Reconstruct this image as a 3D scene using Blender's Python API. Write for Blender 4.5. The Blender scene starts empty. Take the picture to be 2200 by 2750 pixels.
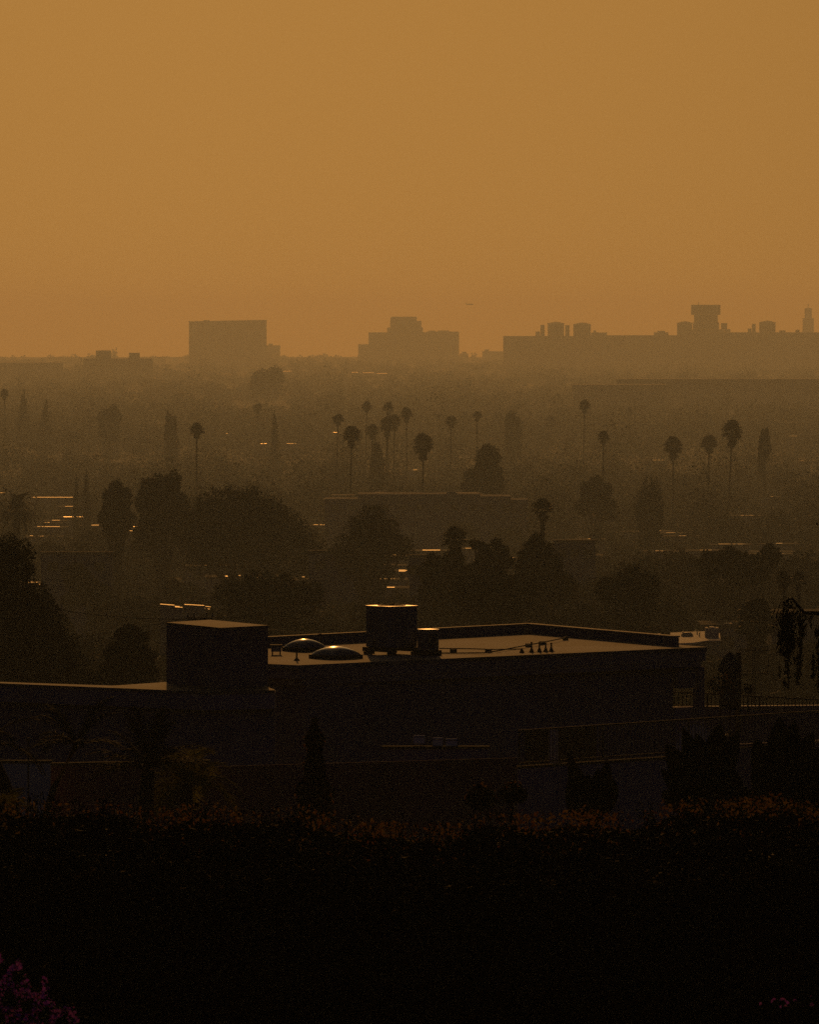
import bpy, math, random
import numpy as np
from mathutils import Vector, Matrix

random.seed(7)
RNG = np.random.default_rng(11)
S = bpy.context.scene
COL = S.collection

# ---------------------------------------------------------------- camera model
K = 24.0 / 200.0 / 2200.0          # radians per photograph pixel (200 mm lens, 24 mm wide sensor)
ZC = 60.0                          # eye height above the plain
HV = 880.0                         # photograph row of the eye level

def P(u, v, d):
    """World point seen at photograph pixel (u, v) at the distance d."""
    return Vector(((u - 1100.0) * K * d, d, ZC + (HV - v) * K * d))

def PZ(u, v, z):
    """World point seen at (u, v) that lies on the level plane z."""
    return P(u, v, (ZC - z) / ((v - HV) * K))

GY = [-400, 60, 76, 110, 160, 200, 350, 500, 700, 1000, 1600, 2400, 3200, 20000]
GZ = [53, 53, 52.5, 48.6, 47.4, 46, 38, 29, 24, 17, 8, 1.2, 0, 0]
def ground_z(y):
    return float(np.interp(y, GY, GZ))

# ---------------------------------------------------------------- object helpers
def link(o, parent=None):
    COL.objects.link(o)
    if parent is not None:
        o.parent = parent
    return o

def tag(o, label=None, cat=None, group=None, kind=None):
    if label: o['label'] = label
    if cat: o['category'] = cat
    if group: o['group'] = group
    if kind or cat: o['kind'] = kind or 'thing'
    return o

def thing(name, loc, label, cat, group=None, rz=0.0):
    o = bpy.data.objects.new(name, None)
    o.empty_display_size = 0.5
    o.location = loc
    o.rotation_euler = (0, 0, rz)
    link(o)
    return tag(o, label, cat, group)

def copy_tree(o, parent=None):
    c = o.copy()
    link(c, parent)
    for ch in list(o.children):
        copy_tree(ch, c)
    return c

class MB:
    """Collects polygons; build() links them as one mesh object."""
    def __init__(self):
        self.v = []; self.f = []
    def add(self, vs, fs):
        b = len(self.v)
        self.v.extend([tuple(p) for p in vs])
        self.f.extend([tuple(i + b for i in f) for f in fs])
        return self
    def box(self, c, s, rz=0.0, top=1.0):
        cx, cy, cz = c; sx, sy, sz = s[0] / 2, s[1] / 2, s[2] / 2
        co, si = math.cos(rz), math.sin(rz)
        vs = []
        for z, t in ((-sz, 1.0), (sz, top)):
            for x, y in ((-sx, -sy), (sx, -sy), (sx, sy), (-sx, sy)):
                x *= t; y *= t
                vs.append((cx + x * co - y * si, cy + x * si + y * co, cz + z))
        return self.add(vs, [(3, 2, 1, 0), (4, 5, 6, 7), (0, 1, 5, 4), (1, 2, 6, 5), (2, 3, 7, 6), (3, 0, 4, 7)])
    def prism(self, poly, z0, z1, z1s=None):
        n = len(poly)
        area = sum(poly[i][0] * poly[(i + 1) % n][1] - poly[(i + 1) % n][0] * poly[i][1] for i in range(n))
        if area < 0: poly = poly[::-1]
        vs = [(p[0], p[1], z0) for p in poly] + [(p[0], p[1], z1) for p in poly]
        fs = [tuple(range(n - 1, -1, -1)), tuple(range(n, 2 * n))]
        fs += [(i, (i + 1) % n, n + (i + 1) % n, n + i) for i in range(n)]
        return self.add(vs, fs)
    def strip(self, a, b, half, z0, z1):
        """A straight wall from a to b (xy), thickness 2*half."""
        d = Vector((b[0] - a[0], b[1] - a[1], 0)).normalized()
        n = Vector((-d.y, d.x, 0)) * half
        return self.prism([(a[0] + n.x, a[1] + n.y), (a[0] - n.x, a[1] - n.y), (b[0] - n.x, b[1] - n.y), (b[0] + n.x, b[1] + n.y)], z0, z1)
    def tube(self, pts, radii, n=8, cap=True):
        pts = [Vector(p) for p in pts]
        if not hasattr(radii, '__len__'): radii = [radii] * len(pts)
        vs = []; fs = []
        for i, p in enumerate(pts):
            t = (pts[min(i + 1, len(pts) - 1)] - pts[max(i - 1, 0)]).normalized()
            a = t.cross(Vector((0, 0, 1)) if abs(t.z) < 0.9 else Vector((1, 0, 0))).normalized()
            b = t.cross(a)
            for j in range(n):
                w = 2 * math.pi * j / n
                vs.append(p + (a * math.cos(w) + b * math.sin(w)) * radii[i])
        for i in range(len(pts) - 1):
            for j in range(n):
                fs.append((i * n + j, i * n + (j + 1) % n, (i + 1) * n + (j + 1) % n, (i + 1) * n + j))
        if cap:
            fs.append(tuple(range(n - 1, -1, -1)))
            fs.append(tuple(range((len(pts) - 1) * n, len(pts) * n)))
        return self.add(vs, fs)
    def lathe(self, c, prof, n=16, rz=0.0, sx=1.0, sy=1.0):
        vs = []; fs = []
        for r, z in prof:
            for j in range(n):
                w = 2 * math.pi * j / n + rz
                vs.append((c[0] + r * sx * math.cos(w), c[1] + r * sy * math.sin(w), c[2] + z))
        for i in range(len(prof) - 1):
            for j in range(n):
                fs.append((i * n + j, i * n + (j + 1) % n, (i + 1) * n + (j + 1) % n, (i + 1) * n + j))
        fs.append(tuple(range(n - 1, -1, -1)))
        fs.append(tuple(range((len(prof) - 1) * n, len(prof) * n)))
        return self.add(vs, fs)
    def mesh(self, name, m, smooth=False, bevel=0.0):
        me = bpy.data.meshes.new(name)
        me.from_pydata(self.v, [], self.f)
        me.materials.append(m)
        if smooth:
            me.polygons.foreach_set('use_smooth', [True] * len(me.polygons))
        me.update()
        return me
    def build(self, name, m, parent=None, smooth=False, bevel=0.0):
        o = bpy.data.objects.new(name, self.mesh(name, m, smooth))
        link(o, parent)
        if bevel:
            b = o.modifiers.new('bevel', 'BEVEL'); b.width = bevel; b.segments = 2; b.limit_method = 'ANGLE'
        return o

def np_mesh(name, verts, faces, m):
    me = bpy.data.meshes.new(name)
    nv, (nf, k) = len(verts), faces.shape
    me.vertices.add(nv)
    me.vertices.foreach_set('co', np.ascontiguousarray(verts, dtype=np.float32).ravel())
    me.loops.add(nf * k)
    me.loops.foreach_set('vertex_index', np.ascontiguousarray(faces, dtype=np.int32).ravel())
    me.polygons.add(nf)
    me.polygons.foreach_set('loop_start', np.arange(0, nf * k, k, dtype=np.int32))
    me.polygons.foreach_set('loop_total', np.full(nf, k, dtype=np.int32))
    me.materials.append(m)
    me.update(calc_edges=True)
    return me

def unit(n, rng):
    a = rng.normal(size=(n, 3))
    return a / np.linalg.norm(a, axis=1, keepdims=True)

def leaf_cards(cent, size, aspect, rng, droop=None):
    """One pointed leaf-shaped face per centre; returns vertices and quad faces."""
    n = len(cent)
    a = unit(n, rng)
    if droop is not None:
        a = a * (1 - droop) + np.array([0, 0, -1.0]) * droop
        a /= np.linalg.norm(a, axis=1, keepdims=True)
    b = np.cross(a, unit(n, rng)); b /= np.linalg.norm(b, axis=1, keepdims=True) + 1e-9
    s = (np.asarray(size) * np.ones(n))[:, None] * rng.uniform(0.65, 1.3, (n, 1))
    w = s * aspect
    c = np.cross(a, b)
    v = np.stack([cent - a * s * .5, cent + b * w * .5 + c * w * .15, cent + a * s * .5, cent - b * w * .5 + c * w * .15], 1).reshape(-1, 3)
    return v, np.arange(4 * n).reshape(n, 4)

def lobes_points(lobes, n, rng, inner=0.45):
    L = np.array(lobes, dtype=float)            # x y z rx ry rz
    wgt = L[:, 3] * L[:, 5] ** 1.0
    idx = rng.choice(len(L), n, p=wgt / wgt.sum())
    r = inner + (1.06 - inner) * rng.uniform(0, 1, (n, 1)) ** 0.6
    return L[idx, :3] + unit(n, rng) * r * L[idx, 3:6]

# ---------------------------------------------------------------- materials
def mat(name, col, rough=0.7, metal=0.0, scale=3.0, amount=0.35, spec=0.4, bump=0.0, stretch=None, transl=0.0, tcol=None, tint=None):
    m = bpy.data.materials.new(name); m.use_nodes = True
    nt = m.node_tree; nt.nodes.clear(); N = nt.nodes.new; Lk = nt.links.new
    out = N('ShaderNodeOutputMaterial')
    bs = N('ShaderNodeBsdfPrincipled')
    bs.inputs['Roughness'].default_value = rough
    bs.inputs['Metallic'].default_value = metal
    bs.inputs['Specular IOR Level'].default_value = spec
    tc = N('ShaderNodeTexCoord'); mp = N('ShaderNodeMapping')
    if stretch: mp.inputs['Scale'].default_value = stretch
    Lk(tc.outputs['Object'], mp.inputs['Vector'])
    nz = N('ShaderNodeTexNoise'); nz.inputs['Scale'].default_value = scale; nz.inputs['Detail'].default_value = 6.0
    Lk(mp.outputs['Vector'], nz.inputs['Vector'])
    cr = N('ShaderNodeValToRGB')
    c2 = tint or tuple(c * (1 - amount) for c in col)
    cr.color_ramp.elements[0].position = 0.32; cr.color_ramp.elements[1].position = 0.68
    cr.color_ramp.elements[0].color = (*c2, 1); cr.color_ramp.elements[1].color = (*col, 1)
    Lk(nz.outputs['Fac'], cr.inputs['Fac'])
    Lk(cr.outputs['Color'], bs.inputs['Base Color'])
    if bump:
        n2 = N('ShaderNodeTexNoise'); n2.inputs['Scale'].default_value = scale * 8; n2.inputs['Detail'].default_value = 4
        Lk(mp.outputs['Vector'], n2.inputs['Vector'])
        bp = N('ShaderNodeBump'); bp.inputs['Strength'].default_value = bump; bp.inputs['Distance'].default_value = 0.02
        Lk(n2.outputs['Fac'], bp.inputs['Height']); Lk(bp.outputs['Normal'], bs.inputs['Normal'])
    if transl > 0:
        tr = N('ShaderNodeBsdfTranslucent'); mx = N('ShaderNodeMixShader'); mx.inputs[0].default_value = transl
        if tcol: tr.inputs['Color'].default_value = (*tcol, 1)
        else: Lk(cr.outputs['Color'], tr.inputs['Color'])
        Lk(bs.outputs[0], mx.inputs[1]); Lk(tr.outputs[0], mx.inputs[2]); Lk(mx.outputs[0], out.inputs['Surface'])
    else:
        Lk(bs.outputs[0], out.inputs['Surface'])
    return m

M = dict(
    ground=mat('dry_soil', (.075, .065, .045), .95, scale=.02, amount=.5, spec=.05),
    felt=mat('roof_cap_sheet', (.25, .265, .285), .75, scale=.9, amount=.55, spec=.10, bump=.35, stretch=(1, .35, 1)),
    dimcap=mat('dark_coping', (.05, .045, .04), .9, scale=2, spec=.02),  # coping colour darkened to dim its sunlit rim
    coping=mat('parapet_coping', (.24, .22, .2), .7, scale=2, spec=.1),
    stucco=mat('grey_stucco', (.15, .13, .20), .9, scale=1.2, amount=.3, spec=.1, bump=.2),
    stucco2=mat('violet_grey_stucco', (.21, .18, .27), .9, scale=1.2, amount=.25, spec=.1, bump=.2),
    fascia=mat('painted_fascia', (.22, .19, .22), .8, scale=1.5, amount=.2, spec=.2),
    redwall=mat('dark_red_stucco', (.17, .075, .085), .9, scale=1.2, amount=.4, spec=.1),
    white=mat('white_paint', (.46, .45, .42), .7, scale=1.5, amount=.2, spec=.2),
    cushion=mat('pale_canvas', (.60, .58, .54), .9, scale=4, amount=.1, spec=.1),
    acpaint=mat('grey_equipment_paint', (.16, .16, .2), .55, scale=3, amount=.35, spec=.4),
    steel=mat('galvanised_steel', (.55, .55, .56), .38, metal=.9, scale=5, amount=.3),
    glint2=mat('dull_glint_metal', (.22, .20, .18), .5, metal=1.0, scale=.6, amount=.4),  # dimmer glint metal, weaker glint set by colour and roughness
    glint=mat('bright_glint_metal', (.48, .45, .42), .42, metal=1.0, scale=.6, amount=.25),
    dome=mat('smoked_acrylic', (.12, .12, .15), .22, scale=2, amount=.2, spec=.4),
    iron=mat('black_iron', (.02, .02, .025), .7, scale=6, amount=.3, spec=.12),
    rubber=mat('dark_rubber', (.035, .035, .04), .8, scale=6, amount=.3, spec=.2),
    wood=mat('weathered_wood', (.075, .05, .035), .85, scale=3, amount=.4, spec=.1, stretch=(1, 1, .15)),
    bark=mat('brown_bark', (.06, .045, .032), .9, scale=3, amount=.4, spec=.1, stretch=(1, 1, .2)),
    tower=mat('hazy_concrete', (.16, .15, .14), .8, scale=.05, amount=.2, spec=.2),
    house=mat('house_stucco', (.17, .155, .16), .9, scale=.4, amount=.25, spec=.05),
    house2=mat('grey_block_wall', (.15, .14, .16), .9, scale=.4, amount=.25, spec=.05),
    tile=mat('roof_shingle', (.06, .05, .05), .9, scale=1.5, amount=.35, spec=.03),
    glass=mat('window_glass', (.02, .02, .025), .12, scale=2, amount=.1, spec=.6),
    yellow=mat('yellow_render', (.42, .34, .14), .85, scale=1, amount=.15, spec=.1),
    terrace=mat('pale_roof_coating', (.50, .47, .44), .7, scale=.7, amount=.35, spec=.12),
    leaf=mat('evergreen_leaf', (.05, .055, .03), .8, scale=.35, amount=.45, spec=.03, transl=.10),
    leaf2=mat('olive_leaf', (.062, .058, .034), .8, scale=.35, amount=.45, spec=.05, transl=.12),
    farleaf=mat('canopy_leaf', (.06, .062, .03), .7, scale=.02, amount=.45, spec=.1, transl=.15),
    palm=mat('palm_frond', (.05, .052, .03), .7, scale=.8, amount=.4, spec=.08, transl=.12),
    deadpalm=mat('dry_frond', (.11, .085, .05), .8, scale=.8, amount=.4, spec=.1, transl=.1),
    hedge=mat('hedge_leaf', (.026, .03, .024), .8, scale=1.5, amount=.5, spec=.02, transl=.05),
    amber=mat('amber_backlit_leaf', (.25, .17, .045), .85, scale=1.1, amount=.5, spec=.0, transl=.42, tint=(.21, .08, .03)),  # sun shining through the top leaves, put into an amber leaf colour
    darkpalm=mat('shaded_frond', (.035, .038, .022), .8, scale=.8, amount=.4, spec=.03, transl=.06),  # darker frond copy, shade put into its colour
    gold=mat('sunlit_gold_frond', (.24, .22, .04), .8, scale=1.2, amount=.5, spec=.03, transl=.5),  # sunlit frond copy, golden light put into its colour
    bract=mat('magenta_bract', (.36, .07, .70), .8, scale=3, amount=.5, spec=.02, transl=.42, tint=(.36, .10, .32)),
    paddle=mat('banana_leaf', (.026, .034, .022), .8, scale=2, amount=.4, spec=.03, transl=.05),
    canvas=mat('dark_canvas', (.04, .04, .055), .9, scale=4, amount=.3, spec=.1),
    plane=mat('aircraft_paint', (.35, .35, .36), .5, scale=1, amount=.1),
)

def add_seams(m, sx, sy, dark=.55):
    nt = m.node_tree; bs = next(n for n in nt.nodes if n.type == 'BSDF_PRINCIPLED')
    src = bs.inputs['Base Color'].links[0].from_socket
    tc = nt.nodes.new('ShaderNodeTexCoord'); mp = nt.nodes.new('ShaderNodeMapping'); mp.inputs['Rotation'].default_value = (0, 0, math.radians(-41))
    br = nt.nodes.new('ShaderNodeTexBrick'); br.inputs['Scale'].default_value = 1; br.inputs['Mortar Size'].default_value = .022
    br.inputs['Brick Width'].default_value = sx; br.inputs['Row Height'].default_value = sy
    br.inputs['Color1'].default_value = (1, 1, 1, 1); br.inputs['Color2'].default_value = (.62, .62, .66, 1); br.inputs['Mortar'].default_value = (dark, dark, dark, 1)
    ns = nt.nodes.new('ShaderNodeTexNoise'); ns.inputs['Scale'].default_value = .35; ns.inputs['Detail'].default_value = 5
    r2 = nt.nodes.new('ShaderNodeValToRGB'); r2.color_ramp.elements[0].position = .42; r2.color_ramp.elements[0].color = (.38, .38, .42, 1); r2.color_ramp.elements[1].position = .52
    a = nt.nodes.new('ShaderNodeMix'); a.data_type = 'RGBA'; a.blend_type = 'MULTIPLY'; a.inputs[0].default_value = 1
    b = nt.nodes.new('ShaderNodeMix'); b.data_type = 'RGBA'; b.blend_type = 'MULTIPLY'; b.inputs[0].default_value = .8
    Lk = nt.links.new
    Lk(tc.outputs['Object'], mp.inputs[0]); Lk(mp.outputs[0], br.inputs[0]); Lk(tc.outputs['Object'], ns.inputs[0]); Lk(ns.outputs['Fac'], r2.inputs[0])
    Lk(src, a.inputs[6]); Lk(br.outputs['Color'], a.inputs[7]); Lk(a.outputs[2], b.inputs[6]); Lk(r2.outputs[0], b.inputs[7]); Lk(b.outputs[2], bs.inputs['Base Color'])
add_seams(M['felt'], 7.0, 1.0)

# ---------------------------------------------------------------- ground
def build_ground():
    ys = np.concatenate([np.arange(-380, 60, 40), np.arange(60, 220, 4), np.arange(220, 3200, 20), np.geomspace(3200, 13900, 60)])
    xs = np.concatenate([np.linspace(-1580, -220, 18), np.linspace(-200, 200, 81), np.linspace(220, 1580, 18)])
    X, Y = np.meshgrid(xs, ys)
    Z = np.interp(Y, GY, GZ)
    amp = np.clip((Y - 250) / 300, 0, 1) * .5
    Z = Z + amp * (np.sin(X * .07 + Y * .021) + np.sin(X * .031 - Y * .043)) * .5
    v = np.stack([X, Y, Z], -1).reshape(-1, 3)
    ny, nx = X.shape
    i = np.arange(ny - 1)[:, None] * nx + np.arange(nx - 1)[None, :]
    f = np.stack([i, i + 1, i + nx + 1, i + nx], -1).reshape(-1, 4)
    o = bpy.data.objects.new('ground', np_mesh('ground', v, f, M['ground']))
    o.data.polygons.foreach_set('use_smooth', [True] * len(f))
    tag(link(o), kind='structure')
build_ground()

# ---------------------------------------------------------------- the flat-roofed building
ZR = ZC - 906 * K * 172.0            # main roof level
ZL = ZC - 970 * K * 165.0            # lower roof on the left
GB = 47.0
def xy(p): return (p.x, p.y)

mb = thing('flat_roofed_house', (0, 172, GB), 'dark grey house with a wide flat roof carrying skylights and cooling plant', 'house')
OFF = Vector((0, 172, GB))
def L(p):      # to the house's own space
    return Vector(p) - OFF
def Lxy(p): q = L(p); return (q.x, q.y)

A = PZ(640, 1779, ZR); B = PZ(800, 1786, ZR); C = PZ(1900, 1737, ZR); D = PZ(1420, 1700, ZR); E = PZ(640, 1741, ZR)
E2 = PZ(1815, 1735, ZR)
rz = ZR - GB
roofpoly = [Lxy(A), Lxy(B), Lxy(C), Lxy(D), Lxy(E)]
MB().prism(roofpoly, rz - .10, rz).build('roof', M['felt'], mb)
# the deep fascia under the front edge, stepping back twice
def inset(p, t, cx=None):
    c = Vector((2.0, 178.0, 0)); q = Vector((p.x, p.y, 0)); dv = (c - q).normalized()
    return Lxy(q + dv * t)
def ring(t, extra=0): return [inset(p, t) for p in (A, B, C, D, E)]
MB().prism(ring(.05), rz - .36, rz - .103).build('fascia', M['fascia'], mb)
MB().prism(ring(.20), rz - .52, rz - .363).build('cornice', M['fascia'], mb)
# body: stops at the porch opening on the right
dirF = (C - B).normalized()
tt = min((abs((B.lerp(C, k / 400).x / (K * B.lerp(C, k / 400).y) + 1100) - 1836), k / 400) for k in range(200, 401))[1]
P1 = B.lerp(C, tt)
nB = Vector((-dirF.y, dirF.x, 0))
bodyR = P1 + nB * 9.0
body = [inset(A, .35), inset(B, .35), Lxy(P1 + nB * .38), Lxy(bodyR), inset(D, .5), inset(E, .4)]
MB().prism(body, -1.0, rz - .523).build('wall', M['stucco'], mb)
# porch: beam, corner post, floor slab
q0 = P1 + nB * .30 + dirF * .02; q1 = C + nB * .24 - dirF * .28
MB().strip(Lxy(q0), Lxy(q1), .12, rz - 1.08, rz - .523).build('beam', M['stucco'], mb)
q2 = C + nB * .16 - dirF * .16
MB().strip(Lxy(q2 - dirF * .11), Lxy(q2 + dirF * .11), .11, -.6, rz - .523).build('post', M['stucco'], mb)
MB().prism([Lxy(P1 + nB * .3 + dirF * .02), Lxy(C + nB * .3), Lxy(C + nB * .75), Lxy(P1 + nB * .75 + dirF * .02)], .2, 2.9).build('porch_slab', M['stucco2'], mb)
# parapets along the back, with a paler coping
pb = MB(); pc = MB()
def offs(p, q, t):
    d = (q - p).normalized(); n = Vector((-d.y, d.x, 0)); return n * t
for p, q in ((E, D), (D, E2)):
    d = (q - p).normalized()
    a_, b_ = p - d * .08, q + d * .0
    pb.strip(Lxy(a_), Lxy(b_), .10, rz + .002, rz + .235)
for p, q, ex in ((E, D, .12), (D, E2, .02)):
    d = (q - p).normalized()
    pc.strip(Lxy(p - d * .08), Lxy(q + d * ex), .125, rz + (.238 if ex > .05 else .240), rz + (.275 if ex > .05 else .277))
pb.build('parapet', M['stucco'], mb); pc.build('parapet_coping', M['coping'], mb)
# windows and a door on the dark front
def on_front(t, depth=.33):
    return B + dirF * ((C - B).length * t) + nB * depth
for t0, t1, z0, z1 in ((.10, .24, 1.0, 2.5), (.36, .43, .2, 2.4), (.55, .74, .9, 2.6)):
    a_, b_ = on_front(t0, .30), on_front(t1, .30)
    fr = MB().strip(Lxy(a_), Lxy(b_), .05, z0, z1).build('window', M['stucco2'], mb)
    a2, b2 = on_front(t0 + .006, .245), on_front(t1 - .006, .245)
    MB().strip(Lxy(a2), Lxy(b2), .02, z0 + .06, z1 - .06).build('pane', M['glass'], fr)

# lower wing on the left
lw = thing('low_wing', (-9, 165, GB), 'lower flat-roofed wing with a pale fascia, left of the main house', 'house')
OFW = Vector((-9, 165, GB))
def W(p): q = Vector(p) - OFW; return (q.x, q.y)
zl = ZL - GB
w0 = PZ(-260, 1824, ZL); w1 = PZ(0, 1834.5, ZL); w2 = PZ(555, 1857, ZL); w3 = PZ(738, 1853, ZL)
w4 = PZ(736, 1850.5, ZL); w4b = PZ(700, 1838, ZL); w4c = PZ(600, 1829, ZL); w5 = PZ(447, 1831, ZL); w6 = PZ(300, 1841, ZL); w7 = PZ(0, 1830.5, ZL); w8 = PZ(-260, 1820, ZL)
MB().prism([W(p) for p in (w0, w1, w2, w3, w4, w4b, w4c, w5, w6, w7, w8)], zl - .06, zl).build('roof', M['felt'], lw)
f0 = [W(w0), W(w1), W(w2), W(w3), W(w4), W(w5), W(w6), W(w7), W(w8)]
def shrink(pts, t):
    out = []
    for x, y in pts: out.append((x, y + t))
    return out
MB().prism(shrink([W(w0), W(w1), W(w2), W(w3)], .03) + [W(w3 + Vector((0, 1.2, 0))), W(w0 + Vector((0, 1.2, 0)))], zl - .45, zl - .063).build('fascia', M['stucco2'], lw)
MB().prism(shrink([W(w0), W(w1), W(w2), W(w3)], .28) + [W(w3 + Vector((0, 1.5, 0))), W(w0 + Vector((0, 1.5, 0)))], -1.2, zl - .453).build('wall', M['stucco'], lw)
for ua, ub in ((60, 190), (250, 420)):
    a_, b_ = PZ(ua, 1834 + ua * .04, ZL), PZ(ub, 1834 + ub * .04, ZL)
    up = Vector((0, .22, 0))
    fr = MB().strip(W(a_ + up), W(b_ + up), .05, .8, 2.3).build('window', M['stucco2'], lw)
    up = Vector((0, .155, 0)); s_ = (b_ - a_).normalized() * .08
    MB().strip(W(a_ + up + s_), W(b_ + up - s_), .02, .88, 2.22).build('pane', M['glass'], fr)

# the roof-top plant enclosure (big dark box)
bt = ZC - 805 * K * 165.0
bl, bb_, br, bf = PZ(447, 1671, bt), PZ(565, 1664, bt), PZ(720, 1679, bt), PZ(592, 1685.5, bt)
ctr = (bl + bb_ + br + bf) / 4
en = thing('plant_enclosure', (ctr.x, ctr.y, ZL), 'big windowless dark box standing on the roof of the lower wing', 'roof box')
rel = [(p.x - ctr.x, p.y - ctr.y) for p in (bl, bf, br, bb_)]
MB().prism(rel, .004, bt - ZL - .05).build('wall', M['stucco'], en)
MB().prism([(x * 1.015, y * 1.015) for x, y in rel], bt - ZL - .047, bt - ZL).build('cap', M['felt'], en)

# ---------------------------------------------------------------- plant on the main roof
def roof_thing(name, u, v, label, cat, group=None, rz=0.0):
    p = PZ(u, v, ZR)
    return thing(name, (p.x, p.y, ZR + .003), label, cat, group, rz), p.y * K

t, m1 = roof_thing('rooftop_cooler', 1052, 1757, 'tall dark cooling unit on rails, the largest machine on the main roof', 'cooling unit', rz=math.radians(40))
w = 139 * m1 / 1.41
c_ = MB(); c_.box((0, 0, .19 + .52), (w, w, 1.04)); c_.build('casing', M['acpaint'], t, bevel=.02)
MB().box((0, 0, 1.252), (w + .03, w + .03, .036)).build('top_panel', M['steel'], t)
g_ = MB()
for r in (.12, .2, .28, .36):
    g_.lathe((0, 0, 1.272), [(r - .006, 0), (r + .006, 0), (r + .006, .018), (r - .006, .018)], 24)
g_.lathe((0, 0, 1.272), [(.07, 0), (.07, .05), (.03, .06)], 12)
g_.build('fan_guard', M['iron'], t)
lv = MB()
for sx, sy, rr in ((0, -1, 0), (-1, 0, math.pi / 2)):
    for k in range(11):
        z = .34 + k * .075
        lv.box((sx * (w / 2 + .008), sy * (w / 2 + .008), z), (w * .8, .012, .03), rr)
lv.build('louvres', M['acpaint'], t)
for s in (-1, 1):
    MB().box((s * w * .42, 0, .13), (.09, w + .35, .11)).build('rail', M['iron'], t)
    for s2 in (-1, 1):
        MB().box((s * w * .42, s2 * w * .5, .035), (.16, .18, .07)).build('foot', M['rubber'], t)
MB().box((w * .2, -w / 2 - .05, .5), (.28, .09, .42)).build('control_box', M['acpaint'], t, bevel=.01)
MB().tube([(-w / 2 - .05, .1, .02), (-w / 2 - .05, .1, .35), (-w / 2 + .02, .1, .42)], .03).build('drain_pipe', M['iron'], t, smooth=True)

t, m1 = roof_thing('condenser', 1150, 1760, 'small dark unit with a sunlit lid, beside the tall cooling unit', 'cooling unit', rz=math.radians(40))
MB().box((0, 0, .40), (.40, .40, .52)).build('casing', M['acpaint'], t, bevel=.015)
MB().box((0, 0, .672), (.43, .43, .02)).build('lid', M['steel'], t)
MB().box((0, 0, .07), (.5, .5, .14)).build('base', M['iron'], t)
g_ = MB()
for k in range(7): g_.box((0, -.206, .22 + k * .055), (.32, .012, .022))
g_.build('grille', M['iron'], t)

for (u, v, wd, rise, lab) in ((819, 1748, 116, 27, 'smoked dome skylight nearer the dark roof box, the smaller of two'), (902, 1768, 136, 27, 'smoked dome skylight in front of the other, near the roof edge')):
    t, m1 = roof_thing('dome_skylight', u, v, lab, 'skylight', 'dome skylights on the main roof', math.radians(38))
    hw = wd * m1 / 2 / 1.3
    MB().box((0, 0, .05), (hw * 2, hw * 2, .10)).build('curb', M['rubber'], t, bevel=.01)
    # a pillow dome on a square rim
    d_ = MB(); n = 14; vs = []; fs = []
    for i in range(n + 1):
        for j in range(n + 1):
            a_, b_ = -1 + 2 * i / n, -1 + 2 * j / n
            h = ((1 - a_ ** 2) * (1 - b_ ** 2)) ** .55
            vs.append((a_ * hw * .97, b_ * hw * .97, .103 + h * rise * m1 * .82))
    for i in range(n):
        for j in range(n):
            q = i * (n + 1) + j
            fs.append((q, q + n + 1, q + n + 2, q + 1))
    d_.add(vs, fs).build('dome', M['dome'], t, smooth=True)
    MB().lathe((hw * 1.12, -hw * .4, 0), [(.035, 0), (.03, .02), (.012, .03), (.012, .13)], 10).build('drain', M['iron'], t)

t, m1 = roof_thing('pipe_vent', 797, 1774, 'thin tall vent pipe with a flared boot in front of the skylights', 'vent pipe', 'vent pipes on the main roof')
MB().lathe((0, 0, 0), [(.09, 0), (.05, .04), (.022, .08), (.022, .42), (.03, .42), (.03, .45)], 10).build('pipe', M['iron'], t)
for i, u in enumerate((1428, 1449, 1466, 1481)):
    t, m1 = roof_thing('pipe_vent', u, 1752 - i * .8, ['leftmost of the four vent pipes in a row on the main roof', 'second from the left in the row of four roof vent pipes', 'third from the left in the row of four roof vent pipes', 'rightmost of the four vent pipes in a row on the main roof'][i], 'vent pipe', 'vent pipes on the main roof')
    h = (26 - i * 1.5) * m1
    MB().lathe((0, 0, 0), [(.075, 0), (.055, .03), (.035, .09), (.022, .11), (.022, h), (.028, h), (.028, h + .02)], 10).build('pipe', M['iron'], t, smooth=False)
    MB().lathe((0, 0, 0), [(.10, 0), (.10, .006)], 12).build('flashing', M['rubber'], t)
t, m1 = roof_thing('roof_vent', 1402, 1753, 'squat cone vent at the end of the pipe on the main roof', 'roof vent')
MB().lathe((0, 0, 0), [(.07, 0), (.06, .03), (.02, .10), (.02, .12)], 10).build('cone', M['iron'], t)
t, m1 = roof_thing('exhaust_box', 742, 1758, 'small square exhaust box on legs against the dark roof box', 'exhaust box')
MB().box((0, 0, .16), (.26, .26, .16)).build('hood', M['acpaint'], t, bevel=.01)
for s in (-1, 1):
    for s2 in (-1, 1):
        MB().box((s * .1, s2 * .1, .04), (.03, .03, .08)).build('leg', M['iron'], t)
MB().box((0, 0, .25), (.32, .32, .02)).build('lid', M['rubber'], t)

def roof_pipe(pts, r, name, label):
    t = thing(name, (PZ(*pts[0][:2], ZR).x, PZ(*pts[0][:2], ZR).y, ZR + .003), label, 'pipe')
    o = Vector(t.location)
    MB().tube([PZ(u, v, ZR) + Vector((0, 0, h)) - o for u, v, h in pts], r, 8).build('conduit', M['iron'], t, smooth=True)
    return t, o
t, o = roof_pipe([(1180, 1750, .09), (1260, 1751, .09), (1330, 1752, .08), (1400, 1752, .09)], .014, 'gas_pipe', 'straight thin pipe running across the roof from the small cooling unit')
for u in (1218, 1312):
    q = PZ(u, 1752, ZR) - o
    MB().box((q.x, q.y, .04), (.13, .13, .10), .7).build('support_block', M['rubber'], t)
t, o = roof_pipe([(1165, 1757, .03), (1300, 1756, .03), (1340, 1751, .04), (1400, 1741, .06), (1456, 1732, .07), (1519, 1719, .07)], .016, 'bent_conduit', 'bent pipe climbing back across the roof behind the four vents')
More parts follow.
